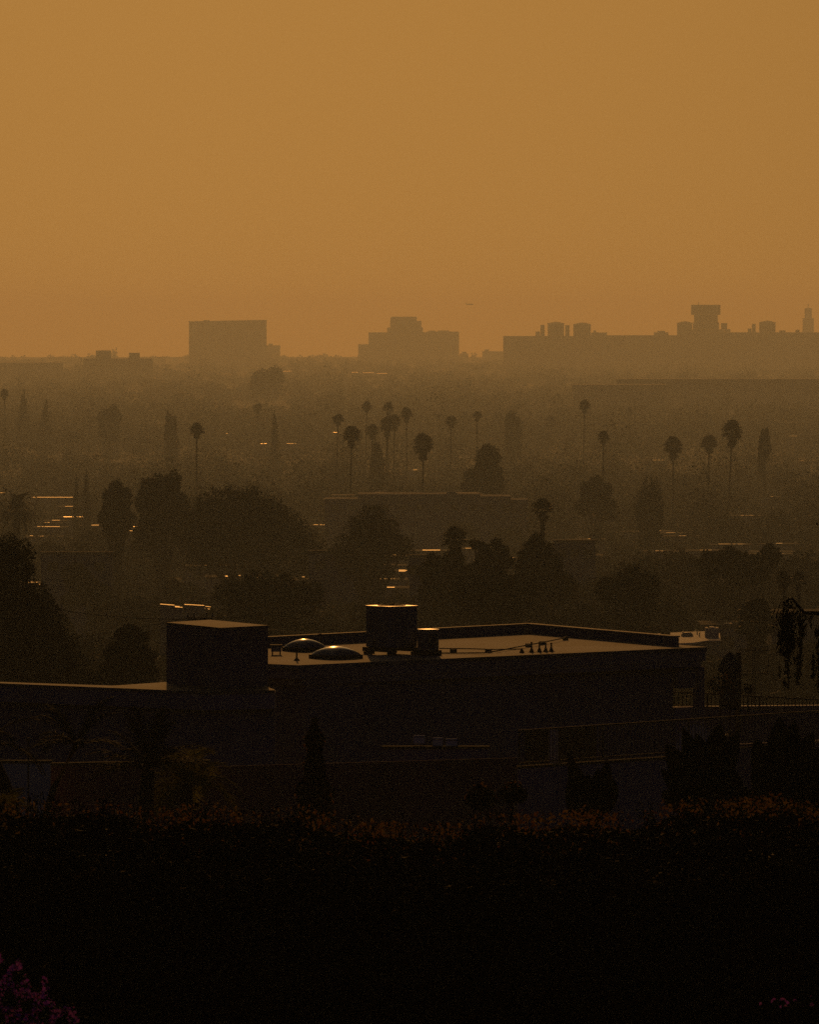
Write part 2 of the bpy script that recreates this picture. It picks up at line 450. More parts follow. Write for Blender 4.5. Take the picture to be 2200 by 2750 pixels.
for u, v in ((1419, 1737), (1456, 1731), (1519, 1719)):
    q = PZ(u, v, ZR) - o
    MB().box((q.x, q.y, .04), (.11, .11, .10), .7).build('support_block', M['rubber'], t)
t = thing('antenna_mast', tuple(PZ(861, 1741, ZR)), 'short thin mast rising by the back parapet near the skylights', 'mast')
MB().tube([(0, 0, 0), (0, 0, .36)], .016).build('pole', M['iron'], t)
MB().box((0, 0, .37), (.05, .05, .05)).build('cap', M['iron'], t)

# ---------------------------------------------------------------- porch end: railings, umbrella, post
def railing(name, label, pts, d, h, gap, bar=.011, parent_mat='iron'):
    """pts: (u, v of top rail) along the line at distances d."""
    ps = [P(u, v, dd) for (u, v), dd in zip(pts, d)]
    t = thing(name, tuple(ps[0] - Vector((0, 0, h))), label, 'railing')
    o = Vector(t.location)
    MB().tube([p - o for p in ps], .022, 6).build('top_rail', M['iron'], t)
    MB().tube([p - o - Vector((0, 0, h - .06)) for p in ps], .016, 6).build('bottom_rail', M['iron'], t)
    b = MB()
    po = MB()
    for a_, b_ in zip(ps[:-1], ps[1:]):
        n = max(2, int((b_ - a_).length / gap))
        for i in range(n + 1):
            q = a_.lerp(b_, i / n) - o
            b.box((q.x, q.y, q.z - h / 2), (bar * 2, bar * 2, h))
    b.build('balusters', M['iron'], t)
    for p in ps:
        q = p - o
        MB().box((q.x, q.y, q.z - h / 2 + .01), (.05, .05, h + .02)).build('post', M['iron'], t)
    return t
railing('balcony_railing', 'black iron railing behind the porch opening and the folded parasol', [(1800, 1858), (1900, 1862), (2040, 1870), (2320, 1885)], [186, 186, 186, 187], .42, .105, .012)
railing('terrace_railing', 'long thin iron railing along the top of the pale retaining wall', [(1395, 1962), (1620, 1947), (1850, 1932), (2260, 1905)], [152, 154, 156, 160], .78, .11, .009)

a_ = P(1790, 1897, 187); b_ = P(2330, 1912, 188)
led = thing('terrace_edge', tuple(a_), 'long low parapet with a sunlit top below the balcony railing', 'parapet')
MB().strip((0, 0), (b_.x - a_.x, b_.y - a_.y), .15, -2.2, -.03).build('wall', M['stucco'], led)
MB().strip((0, 0), (b_.x - a_.x, b_.y - a_.y), .17, -.027, .0).build('coping', M['terrace'], led)

pu = P(1961, 1905, 180)
t = thing('folded_parasol', tuple(pu), 'closed dark garden parasol standing upright beside the porch', 'parasol')
s_ = 180 * K
prof = [(6 * s_, 0), (24 * s_, 2 * s_), (26 * s_, 35 * s_), (22 * s_, 66 * s_), (20 * s_, 96 * s_), (33 * s_, 104 * s_), (26 * s_, 118 * s_), (16 * s_, 142 * s_), (9 * s_, 150 * s_), (4 * s_, 154 * s_)]
cz = MB(); n = 18; vs = []; fs = []
for i, (r, z) in enumerate(prof):
    for j in range(n):
        wv = 1 + .13 * math.cos(6 * 2 * math.pi * j / n + i)
        vs.append((r * wv * math.cos(2 * math.pi * j / n), r * wv * math.sin(2 * math.pi * j / n), z))
for i in range(len(prof) - 1):
    for j in range(n):
        fs.append((i * n + j, i * n + (j + 1) % n, (i + 1) * n + (j + 1) % n, (i + 1) * n + j))
fs.append(tuple(range((len(prof) - 1) * n, len(prof) * n)))
cz.add(vs, fs).build('canopy', M['canvas'], t, smooth=True)
MB().tube([(0, 0, -.6), (0, 0, 154 * s_ + .03)], .02).build('pole', M['iron'], t)
MB().lathe((0, 0, -.75), [(.25, 0), (.25, .08), (.06, .12), (.05, .2)], 16).build('base', M['rubber'], t)
pp = P(1985, 1905, 181)
t = thing('timber_post', tuple(pp), 'dark upright post right beside the folded parasol', 'post')
MB().box((0, 0, .45), (.115, .115, 2.15)).build('shaft', M['wood'], t, bevel=.008)
MB().tube([(-.09, 0, -.6), (-.075, 0, 1.5)], .018).build('pipe', M['iron'], t)

# ---------------------------------------------------------------- garden walls in front
def wall_thing(name, label, p, q, h, th, m, cat='wall', cop=None):
    t = thing(name, tuple(Vector((p.x, p.y, p.z - h))), label, cat)
    MB().prism([(0, 0), (q.x - p.x, q.y - p.y), (q.x - p.x, q.y - p.y + th), (0, th)], 0, h - .05).build('wall', m, t)
    if cop:
        MB().prism([(-.03, -.03), (q.x - p.x + .03, q.y - p.y - .03), (q.x - p.x + .03, q.y - p.y + th + .03), (-.03, th + .03)], h - .047, h).build('coping', cop, t)
    return t
wall_thing('retaining_wall', 'pale violet-grey retaining wall under the thin terrace railing', P(1392, 2058, 151), P(1850, 2022, 155), 3.2, .3, M['stucco2'], cop=M['dimcap'])
wall_thing('garden_wall', 'wide dark red garden wall in front of the house, behind the hedge', P(560, 2052, 146), P(1388, 2044, 149), 3.2, .05, M['redwall'])
wall_thing('bench_wall', 'low dark ledge with a lit rim under the three pale cushions', P(1030, 2004, 152), P(1312, 2009, 152), 2.4, .35, M['stucco'], cop=M['dimcap'])
wall_thing('boundary_wall', 'whitewashed wall at the left edge behind the leaning palms', P(-120, 2042, 141), P(135, 2048, 141), 3.6, .25, M['white'], cop=M['dimcap'])
wall_thing('long_wall', 'long brown wall with a lit rim running behind the dark palm', P(137, 2049, 142), P(560, 2066, 143), 3.2, .25, M['redwall'], cop=M['dimcap'])
for i, (u0, u1, v) in enumerate(((1109, 1143, 1976), (1161, 1191, 1982), (1196, 1230, 1985))):
    p = P((u0 + u1) / 2, v + 22, 152.25)
    t = thing('seat_cushion', tuple(p), ['pale cushion standing apart at one end of the row on the dark ledge', 'pale cushion in the middle of the row of three on the dark ledge', 'pale cushion at the end of the row nearer the lit rim of the ledge'][i], 'cushion', 'pale cushions on the ledge')
    wd = (u1 - u0) * K * 152
    MB().box((0, 0, .10), (wd, .12, .20), .05, .96).build('pad', M['cushion'], t, bevel=.03)
    MB().tube([(-wd / 2, -.065, .03), (-wd / 2, -.065, .17), (wd / 2, -.065, .17), (wd / 2, -.065, .03)], .008, 6).build('piping', M['canvas'], t)
# arched pale panel seen through the railing
p = P(1866, 1992, 158)
t = thing('arched_gate', tuple(p), 'pale arched gate seen through the bars of the terrace railing', 'gate')
r = 50 * K * 158
arc = [(-r, -.6), (r, -.6)] + [(r * math.cos(w_), .0 + r * 1.05 * math.sin(w_)) for w_ in np.linspace(0, math.pi, 17)]
def upright(poly, y0, y1):
    b = MB(); n = len(poly)
    vs = [(x, y0, z) for x, z in poly] + [(x, y1, z) for x, z in poly]
    b.add(vs, [tuple(range(n)), tuple(range(2 * n - 1, n - 1, -1))] + [(i, n + i, n + (i + 1) % n, (i + 1) % n) for i in range(n)])
    return b
upright(arc, 0, .08).build('panel', M['white'], t)
fr = MB()
fr.tube([(r * 1.02 * math.cos(w_), -.02, r * 1.07 * math.sin(w_)) for w_ in np.linspace(0, math.pi, 17)], .03, 6)
fr.build('frame', M['stucco2'], t)
wall_thing('planter_wall', 'dark low wall on either side of the pale arched gate', P(1830, 2000, 159.5), P(2330, 1975, 163), 2.4, .3, M['stucco'])
p = P(76, 2180, 135)
t = thing('garden_pole', tuple(p - Vector((0, 0, 1))), 'thin dark pole in front of the whitewashed wall', 'pole')
MB().tube([(0, 0, 0), (0, 0, 1 + 190 * K * 135)], .016).build('shaft', M['iron'], t)
MB().lathe((0, 0, 1 + 190 * K * 135), [(.02, 0), (.05, .03), (.02, .07)], 10).build('finial', M['iron'], t)
p = P(1487, 2055, 153.3)
t = thing('white_door', tuple(p), 'narrow pale door behind the terrace railing', 'door')
MB().box((0, .05, .42), (.21, .05, .84)).build('leaf', M['white'], t, bevel=.01)
MB().box((.07, .02, .4), (.02, .03, .06)).build('handle', M['iron'], t)

# ---------------------------------------------------------------- foreground planting
def foliage(name, pts, size, aspect, m, parent, rng=RNG, droop=None):
    v, f = leaf_cards(np.asarray(pts), size, aspect, rng, droop)
    o = bpy.data.objects.new(name, np_mesh(name, v, f, m))
    return link(o, parent)

def hedge_top(u):
    """Photograph row of the hedge's outline."""
    return 2200 - 26 * np.sin(u / 310 + .6) - 14 * np.sin(u / 97) - 8 * np.sin(u / 41 + 1) - 20 * np.clip((u - 1100) / 500, 0, 1) + 12 * np.clip((u - 1850) / 200, 0, 1)
hd = thing('hedge', (0, 70, 53), 'broad dark clipped hedge filling the foreground with amber backlit leaves on top', 'hedge')
n = 95000
u = RNG.uniform(-150, 2350, n); d = RNG.uniform(67.5, 73.5, n)
vt = hedge_top(u) + 22
ztop = ZC - (vt - HV) * K * d + RNG.normal(0, .02, n)
dep = RNG.uniform(0, 1, n) ** 1.15
# the front face leans; most leaves near the front and the top
zz = ztop - dep * 2.6 - .05
front = np.clip((d - 67.5) / 6.0, 0, 1)
zz = np.where(front > .25, ztop - .04 - np.abs(RNG.normal(0, .18, n)), zz)
d = np.where(front > .25, d, 67.8 + RNG.normal(0, .22, n) - dep * .5)
clump = .10 * np.sin(u * .045) * np.sin(zz * 7 + u * .02)
pts = np.stack([(u - 1100) * K * d, d + clump - 70, zz - 53], 1)
foliage('leaves', pts, .085, .55, M['hedge'], hd)
MB().box((0, 2.0, .42), (10.5, 4.2, 1.85)).build('dark_core', M['bark'], hd)  # solid block added to fill and darken the inside of the hedge
n = 9000
u = RNG.uniform(-120, 2320, n); vt = hedge_top(u)
patch = .42 + .45 * np.sin(u / 83 + 2.0) + .4 * np.sin(u / 31) + .3 * np.sin(u / 13 + vt) + .3 * np.clip((u - 900) / 500, -1, 1)
keep = RNG.uniform(0, 1, n) < np.clip(patch, .12, 1)
u = u[keep]; vt = vt[keep]; n = len(u)
fr_ = RNG.uniform(0, 1, n) ** 1.5
d = 68.2 + 4.5 * RNG.uniform(0, 1, n)
zz = ZC - (vt - HV) * K * d + .05 - fr_ * .36 + RNG.normal(0, .03, n)
pts = np.stack([(u - 1100) * K * d, d - 70 - fr_ * .6, zz - 53], 1)
foliage('backlit_leaves', pts, .046, .5, M['amber'], hd)  # leaves coloured as if the sun shone through them
tw2 = MB(); lt = []
rgh = random.Random(9)
for k in range(120):
    u_ = rgh.uniform(-40, 2240); d_ = rgh.uniform(68.5, 72); v_ = float(hedge_top(np.float64(u_))) + 22
    b0 = P(u_, v_ + 20, d_) - Vector((0, 70, 53)); ln = rgh.uniform(.08, .26)
    b1 = b0 + Vector((rgh.uniform(-.12, .12), 0, ln + .08))
    tw2.tube([b0, b0.lerp(b1, .5) + Vector((rgh.uniform(-.02, .02), 0, 0)), b1], [.006, .004, .002], 4)
    for q in range(9): lt.append(b0.lerp(b1, .25 + .75 * q / 8) + Vector((rgh.gauss(0, .03), rgh.gauss(0, .03), rgh.gauss(0, .015))))
tw2.build('shoot_foliage', M['bark'], hd)
foliage('shoot_leaves', [tuple(p) for p in lt], .05, .5, M['hedge'], hd)

bg = thing('bougainvillea', tuple(P(-60, 2750, 61) - Vector((0, 0, .3))), 'magenta flowering shrub at the bottom corner against the dark hedge', 'shrub')
o = np.array(bg.location)
n = 3000
uu = RNG.uniform(-160, 215, n); frac = RNG.uniform(0, 1, n)
vtop = np.interp(uu, [-160, 0, 60, 120, 215], [2500, 2555, 2610, 2650, 2740])
vv = vtop + 260 * frac ** 1.2 + 26 * np.sin(uu * .09) 
keep = (np.sin(uu * .11 + vv * .05) + np.sin(uu * .04 - vv * .09) > -.5)
uu, vv = uu[keep], vv[keep]; n = len(uu)
d = 61 + RNG.uniform(-.5, .5, n)
pts = np.stack([(uu - 1100) * K * d, d, ZC - (vv - HV) * K * d], 1) - o
foliage('bracts', pts, .045, .75, M['bract'], bg)
pts2 = pts[RNG.integers(0, n, 2600)] + RNG.normal(0, .09, (2600, 3)) + np.array([0, .25, -.05])
foliage('leaves', pts2, .06, .5, M['hedge'], bg)
st = MB()
for k in range(9):
    q = pts[RNG.integers(0, n)]
    st.tube([(.2, .3, -.5), (q[0] * .5, .3, q[2] * .4), tuple(q)], [.02, .012, .005], 5)
st.build('stems', M['bark'], bg)
p_ = P(2130, 2690, 61)
b2 = thing('flower_sprig', tuple(p_), 'dim magenta sprig low in the bottom corner under the banana leaves', 'shrub')
n = 18
pts = np.stack([RNG.normal(0, .16, n), RNG.normal(0, .1, n), RNG.normal(0, .035, n)], 1)
foliage('bracts', pts, .045, .7, M['bract'], b2)
foliage('leaves', pts + np.array([0, -.08, -.01]), .06, .5, M['hedge'], b2)

# upright shrub in front of the red wall
def upright_shrub(u, vtop, vbot, halfw, dd, label):
    base = P(u, vbot, dd)
    t = thing('upright_shrub', tuple(base), label, 'shrub')
    H = (vbot - vtop) * K * dd
    n = 2600
    h = RNG.uniform(0, 1, n) ** .8
    wdt = halfw * K * dd * (np.interp(h, [0, .35, .55, .75, 1], [1.1, 1.0, .45, .5, .12]) + .12 * np.sin(h * 25))
    an = RNG.uniform(0, 2 * math.pi, n); rr = RNG.uniform(.3, 1, n) ** .6
    pts = np.stack([wdt * rr * np.cos(an), wdt * rr * np.sin(an), h * H], 1)
    foliage('leaves', pts, .085, .5, M['hedge'], t)
    sel = RNG.choice(n, 260); foliage('backlit_leaves', pts[sel] * np.array([1.12, 1.12, 1.0]) , .075, .5, M['amber'], t)
    MB().tube([(0, 0, -.5), (0, 0, H * .8)], [.05, .015], 6).build('stem', M['bark'], t)
upright_shrub(845, 1930, 2215, 50, 105, 'narrow upright shrub with amber leaf tips against the red wall')
def small_bush(u, v, r, dd, label, n=500):
    base = P(u, v + r, dd); t = thing('garden_bush', tuple(base), label, 'bush')
    R = r * K * dd
    pts = lobes_points([(0, 0, R, R, R, R), (R * .7, 0, R * .8, R * .6, R * .6, R * .7), (-R * .6, 0, R * .9, R * .6, R * .6, R * .6)], n, RNG, .3)
    foliage('leaves', pts, .09, .5, M['hedge'], t)
    foliage('backlit_leaves', pts[RNG.choice(n, n // 7)] + np.array([0, 0, .05]), .075, .5, M['amber'], t)
    MB().tube([(0, 0, -.6), (0, 0, R)], [.03, .012], 6).build('stem', M['bark'], t)
small_bush(1290, 2140, 34, 100, 'small leafy bush just above the hedge in front of the red wall')
small_bush(1375, 2130, 30, 101, 'small pointed bush beside the pale retaining wall')
small_bush(1935, 1840, 30, 176, 'thin leafy pot plant beside the folded parasol', 330)
small_bush(2010, 1850, 14, 178, 'tiny leafy plant on the far side of the upright post', 120)

def paddle_leaf(b, base, tip, width, sag=.12):
    """One broad pointed leaf from base to tip with a raised midrib."""
    base = Vector(base); tip = Vector(tip); ax = tip - base
    side = ax.cross(Vector((0.25, 1, .1))).normalized()
    nrm = side.cross(ax).normalized()
    n = 9; vs = []; fs = []
    for i in range(n + 1):
        s = i / n
        w_ = width * (math.sin(math.pi * min(1, s * .97 + .03) ** .8) ** .8) * .5 + .004
        c0 = base + ax * s - Vector((0, 0, 1)) * sag * s * s * ax.length + nrm * .06 * math.sin(math.pi * s)
        vs += [c0 - side * w_ + nrm * w_ * .35, c0, c0 + side * w_ + nrm * w_ * .35]
    for i in range(n):
        q = i * 3
        fs += [(q, q + 1, q + 4, q + 3), (q + 1, q + 2, q + 5, q + 4)]
    b.add(vs, fs)
def paddle_plant(name, label, u, v, dd, leaves):
    base = P(u, v, dd); t = thing(name, tuple(base), label, 'plant')
    stalk = MB()
    for (du, dv, tu, tv, wd) in leaves:
        b0 = P(du, dv, dd + random.uniform(-.5, .5)) - base; b1 = P(tu, tv, dd + random.uniform(-.6, .6)) - base
        b = MB(); paddle_leaf(b, b0, b1, wd * K * dd, .04)
        b.build('leaf', M['paddle'], t, smooth=True)
        stalk.tube([(random.uniform(-.08, .08), 0, -.4), tuple(b0 * .6), tuple(b0)], [.035, .03, .02], 6)
    stalk.build('stalks', M['paddle'], t)
paddle_plant('banana_plant', 'large banana-leaved plant with upright blades in front of the arched gate', 1890, 2215, 95,
    [(1850, 2130, 1790, 1990, 62), (1870, 2110, 1835, 1945, 58), (1890, 2100, 1870, 1962, 66), (1900, 2090, 1935, 1935, 60), (1915, 2110, 1985, 1950, 64), (1860, 2160, 1775, 2060, 70), (1845, 2180, 1780, 2120, 64), (1880, 2170, 1850, 2050, 74), (1910, 2180, 1915, 2030, 80), (1930, 2170, 1975, 2060, 78), (1900, 2190, 1830, 2130, 80), (1940, 2190, 2010, 2110, 80)])
paddle_plant('banana_plant', 'tall banana-leaved plant at the frame edge, farther from the arched gate', 2090, 2225, 94,
    [(2060, 2130, 2030, 1975, 66), (2080, 2110, 2095, 1915, 72), (2100, 2110, 2135, 1925, 66), (2110, 2120, 2185, 1960, 70), (2120, 2150, 2230, 2040, 76), (2070, 2160, 2020, 2060, 76), (2090, 2170, 2080, 2030, 84), (2110, 2180, 2160, 2060, 84), (2130, 2190, 2230, 2110, 80), (2060, 2190, 1995, 2120, 80), (2150, 2170, 2200, 2000, 70)])
paddle_plant('agave', 'dark spiky agave clump standing against the pale retaining wall', 1580, 2230, 98,
    [(1550, 2170, 1528, 2012, 34), (1560, 2160, 1552, 2050, 40), (1570, 2160, 1580, 2075, 46), (1590, 2160, 1606, 2056, 44), (1610, 2165, 1632, 2034, 40), (1545, 2190, 1530, 2080, 50), (1620, 2190, 1645, 2080, 46), (1585, 2190, 1575, 2100, 60), (1600, 2190, 1618, 2100, 56)])

# feather palms in the foreground
def frond_mesh(b, base, dirv, length, droop, leaflets=26, width=.5, wid=.035, rng=random):
    """A feather frond: arching rachis with two rows of leaflets."""
    base = Vector(base); dirv = Vector(dirv).normalized()
    pts = []
    p = base.copy(); dv = dirv.copy(); step = length / leaflets
    for i in range(leaflets + 1):
        pts.append(p.copy())
        dv = (dv + Vector((0, 0, -droop * (i / leaflets) * 1.8 / leaflets * 3))).normalized()
        p = p + dv * step
    b.tube(pts[::3] + [pts[-1]], [length * .006] * (len(pts[::3]) + 1), 4, cap=False)
    for i in range(3, leaflets + 1):
        s = i / leaflets
        ll = width * math.sin(math.pi * (.15 + .82 * s)) ** .7
        t = (pts[i] - pts[i - 1]).normalized()
        side = t.cross(Vector((0, 0, 1)))
        if side.length < .05: side = Vector((1, 0, 0))
        side.normalize()
        for sg in (-1, 1):
            e = pts[i] + (side * sg * .8 + t * .65 + Vector((0, 0, rng.uniform(-.35, .15)))).normalized() * ll
            q = t * wid
            b.add([pts[i] - q * .5, pts[i] + q * .5, e], [(0, 1, 2)])
def feather_palm(name, label, base, crown, nf, length, droop, width, m, cat='palm', trunk_r=.12, elev=(-.2, 1.2), leaflets=26, wid=.035, azr=(0, 6.283), seed=1):
    rg = random.Random(seed)
    t = thing(name, tuple(base), label, cat)
    c = Vector(crown) - Vector(base)
    MB().tube([(0, 0, -.5), tuple(c * .5 + Vector((rg.uniform(-.05, .05), 0, 0))), tuple(c)], [trunk_r * 1.2, trunk_r, trunk_r * .9], 9).build('trunk', M['bark'], t, smooth=True)
    b = MB()
    for i in range(nf):
        az = rg.uniform(*azr); el = rg.uniform(*elev)
        frond_mesh(b, c, (math.cos(az) * math.cos(el), math.sin(az) * math.cos(el), math.sin(el)), length * rg.uniform(.75, 1.1), droop, leaflets, width, wid, rg)
    b.build('crown', m, t)
    return t
feather_palm('feather_palm', 'dark palm with thin upright fronds in front of the long wall', P(395, 2230, 112), P(398, 2065, 112), 22, 1.15, .35, .32, M['darkpalm'], trunk_r=.13, elev=(.1, 1.3), seed=3)
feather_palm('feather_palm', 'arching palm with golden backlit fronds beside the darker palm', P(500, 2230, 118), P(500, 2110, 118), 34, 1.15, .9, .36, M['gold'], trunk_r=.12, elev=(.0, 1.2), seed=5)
feather_palm('leaning_palm', 'dark palm trunk leaning out of frame across the whitewashed wall', P(72, 2215, 108), P(-40, 1990, 108), 14, 1.2, .6, .3, M['darkpalm'], trunk_r=.10, seed=8)
feather_palm('leaning_palm', 'thin palm leaning away from the whitewashed wall, with lit stubs', P(85, 2230, 107), P(205, 2000, 107), 12, .95, .5, .28, M['darkpalm'], trunk_r=.055, elev=(.2, 1.3), seed=9)
# clump of low cycads
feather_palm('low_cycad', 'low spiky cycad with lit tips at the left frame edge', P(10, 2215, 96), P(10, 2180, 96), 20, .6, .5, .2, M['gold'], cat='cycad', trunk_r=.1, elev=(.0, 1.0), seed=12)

# ---------------------------------------------------------------- weeping tree at the right edge
wt = thing('weeping_tree', tuple(P(2420, 2200, 86)), 'tree at the right edge whose drooping leafy branch hangs into view', 'tree')
o = Vector(wt.location)
limb = [P(2420, 1690, 86), P(2290, 1650, 86), P(2200, 1647, 86), P(2160, 1645, 86), P(2143, 1626, 86), P(2128, 1607, 86), P(2114, 1612, 86), P(2104, 1640, 86), P(2100, 1690, 86)]
MB().tube([p - o for p in limb], [.06, .04, .028, .022, .018, .016, .013, .01, .006], 7).build('limb', M['bark'], wt, smooth=True)
MB().tube([(0, 0, -.5), tuple(P(2425, 1950, 86) - o), tuple(limb[0] - o), tuple(P(2380, 1500, 86) - o)], [.25, .2, .14, .06], 10).build('trunk', M['bark'], wt, smooth=True)
tw = MB(); lp = []; ls = []
strands = [(2104, 1640, 120, 24), (2118, 1615, 110, 22), (2130, 1640, 105, 18), (2122, 1700, 60, 20), (2110, 1660, 60, 20), (2118, 1720, 130, 6), (2150, 1650, 160, 9), (2143, 1760, 75, 12), (2156, 1650, 60, 12), (2185, 1760, 60, 9), (2200, 1690, 160, 10), (2205, 1740, 120, 10), (2112, 1770, 40, 5), (2098, 1700, 30, 14), (2180, 1655, 30, 6), (2215, 1660, 260, 10), (2240, 1660, 200, 24), (2095, 1800, 20, 4), (2108, 1830, 25, 6), (2192, 1690, 20, 6)]
for (u, v, ln, sp) in strands:
    k = int(ln * sp * .09) + 7
    for i in range(k):
        f = random.random()
        lp.append(P(u + random.gauss(0, sp * .55) * (1 - .35 * f), v + ln * f, 86 + random.gauss(0, .12)) - o)
    tw.tube([P(u, v - 12, 86) - o, P(u + random.uniform(-4, 4), v + ln * .5, 86) - o, P(u, v + ln, 86) - o], [.006, .004, .002], 4)
for i in range(1500):   # the bulk of the crown, out of frame above the limb
    lp.append(P(2420 + random.gauss(0, 75), 1480 + random.gauss(0, 90), 86 + random.gauss(0, 1.0)) - o)
tw.build('twigs', M['bark'], wt)
foliage('leaves', [tuple(p) for p in lp], .07, .28, M['leaf'], wt, droop=.62)

# ---------------------------------------------------------------- tree prototypes
def crown_lobes(kind, R, H, rng):
    lb = []
    if kind == 'round':
        lb.append((0, 0, H * .55, R * .8, R * .8, H * .38))
        for i in range(11):
            a = rng.uniform(0, 6.28); e = rng.uniform(-.2, 1.0)
            r = R * rng.uniform(.3, .46)
            lb.append((math.cos(a) * R * .62 * math.cos(e), math.sin(a) * R * .62 * math.cos(e), H * .55 + H * .36 * math.sin(e), r, r, r * .95))
    elif kind == 'dome':
        lb.append((0, 0, H * .35, R * .86, R * .86, H * .58))
        for i in range(34):
            a = rng.uniform(0, 6.28); e = rng.uniform(.0, 1.35)
            r = R * rng.uniform(.12, .2)
            lb.append((math.cos(a) * R * .86 * math.cos(e), math.sin(a) * R * .86 * math.cos(e), H * .35 + H * .56 * math.sin(e), r, r, r))
    elif kind == 'tall':
        for i in range(12):
            z = H * (.2 + .72 * i / 11); w_ = R * (.55 + .45 * math.sin(math.pi * (.2 + .75 * i / 11)))
            lb.append((rng.uniform(-.25, .25) * R, rng.uniform(-.25, .25) * R, z, w_ * .8, w_ * .8, H * .1))
    elif kind == 'conifer':
        for i in range(12):
            f = i / 11; z = H * (.12 + .85 * f); w_ = R * (1.05 - f) ** .9
            lb.append((rng.uniform(-.1, .1) * R, rng.uniform(-.1, .1) * R, z, w_ + .1, w_ + .1, H * .05))
    elif kind == 'cypress':
        for i in range(12):
            f = i / 11; z = H * (.05 + .92 * f); w_ = R * math.sin(math.pi * (.25 + .72 * f)) ** .8
            lb.append((0, 0, z, w_, w_, H * .07))
    elif kind == 'open':
        for i in range(9):
            a = rng.uniform(0, 6.28); r = R * rng.uniform(.25, .4)
            lb.append((math.cos(a) * R * rng.uniform(.1, .7), math.sin(a) * R * rng.uniform(.1, .7), H * rng.uniform(.55, .9), r, r, r * .7))
    return lb

TREE_LIB = {}
def tree_meshes(kind, var, R=4.0, H=9.0, n=1900, leaf=.52):
    key = (kind, var)
    if key in TREE_LIB: return TREE_LIB[key]
    rng = np.random.default_rng(hash_s(kind) + var * 17)
    lb = crown_lobes(kind, R, H, rng)
    pts = lobes_points(lb, n, rng)
    pts = pts[pts[:, 2] > H * .08]
    inn = lobes_points(lb, n // 4, rng, .1) * np.array([.9, .9, .93])
    inn = inn[inn[:, 2] > H * .1]
    v, f = leaf_cards(np.concatenate([pts, inn]), np.concatenate([np.full(len(pts), leaf), np.full(len(inn), leaf * (2.3 if kind not in ('open', 'conifer') else 1.4))]), .7, rng)
    cm = np_mesh('crown', v, f, M['leaf'] if var % 2 == 0 else M['leaf2'])
    tb = MB()
    tb.tube([(0, 0, -1.0), (.05 * R, 0, H * .25), (0, .03 * R, H * .55)], [R * .085, R * .06, R * .03], 7)
    for i in range(5):
        l = lb[rng.integers(0, len(lb))]
        tb.tube([(0, 0, H * .22), (l[0] * .5, l[1] * .5, (H * .25 + l[2]) / 2), (l[0], l[1], l[2])], [R * .04, R * .025, R * .008], 5)
    tm = tb.mesh('trunk', M['bark'], True)
    TREE_LIB[key] = (cm, tm, R, H)
    return TREE_LIB[key]
def hash_s(s): return sum(ord(c) * (i + 1) for i, c in enumerate(s))

NAMES = dict(round='broadleaf_tree', dome='broadleaf_tree', tall='tall_tree', conifer='conifer', cypress='cypress', open='broadleaf_tree')
def place_tree(kind, var, x, y, z, width, height, label, group=None, name=None, rz=None, dense=None):
    if dense:
        cm, tm, R, H = tree_meshes(kind, var, *dense)
    else:
        cm, tm, R, H = tree_meshes(kind, var)
    t = thing(name or NAMES[kind], (x, y, z), label, 'tree', group, random.uniform(0, 6.28) if rz is None else rz)
    s = (width / 2 / R, width / 2 / R, height / H)
    for nm, me in (('crown', cm), ('trunk', tm)):
        o = bpy.data.objects.new(nm, me); o.scale = s; link(o, t)
    return t
def tree_px(kind, var, u, vtop, wpx, d, label, group=None, name=None, hscale=None, dense=None):
    p = P(u, vtop, d); g = ground_z(d)
    LM.append((u, vtop + wpx * .9, wpx * .5, d))
    return place_tree(kind, var, p.x, d, g, wpx * K * d, (p.z - g) * 1.02, label, group, name, dense=dense)

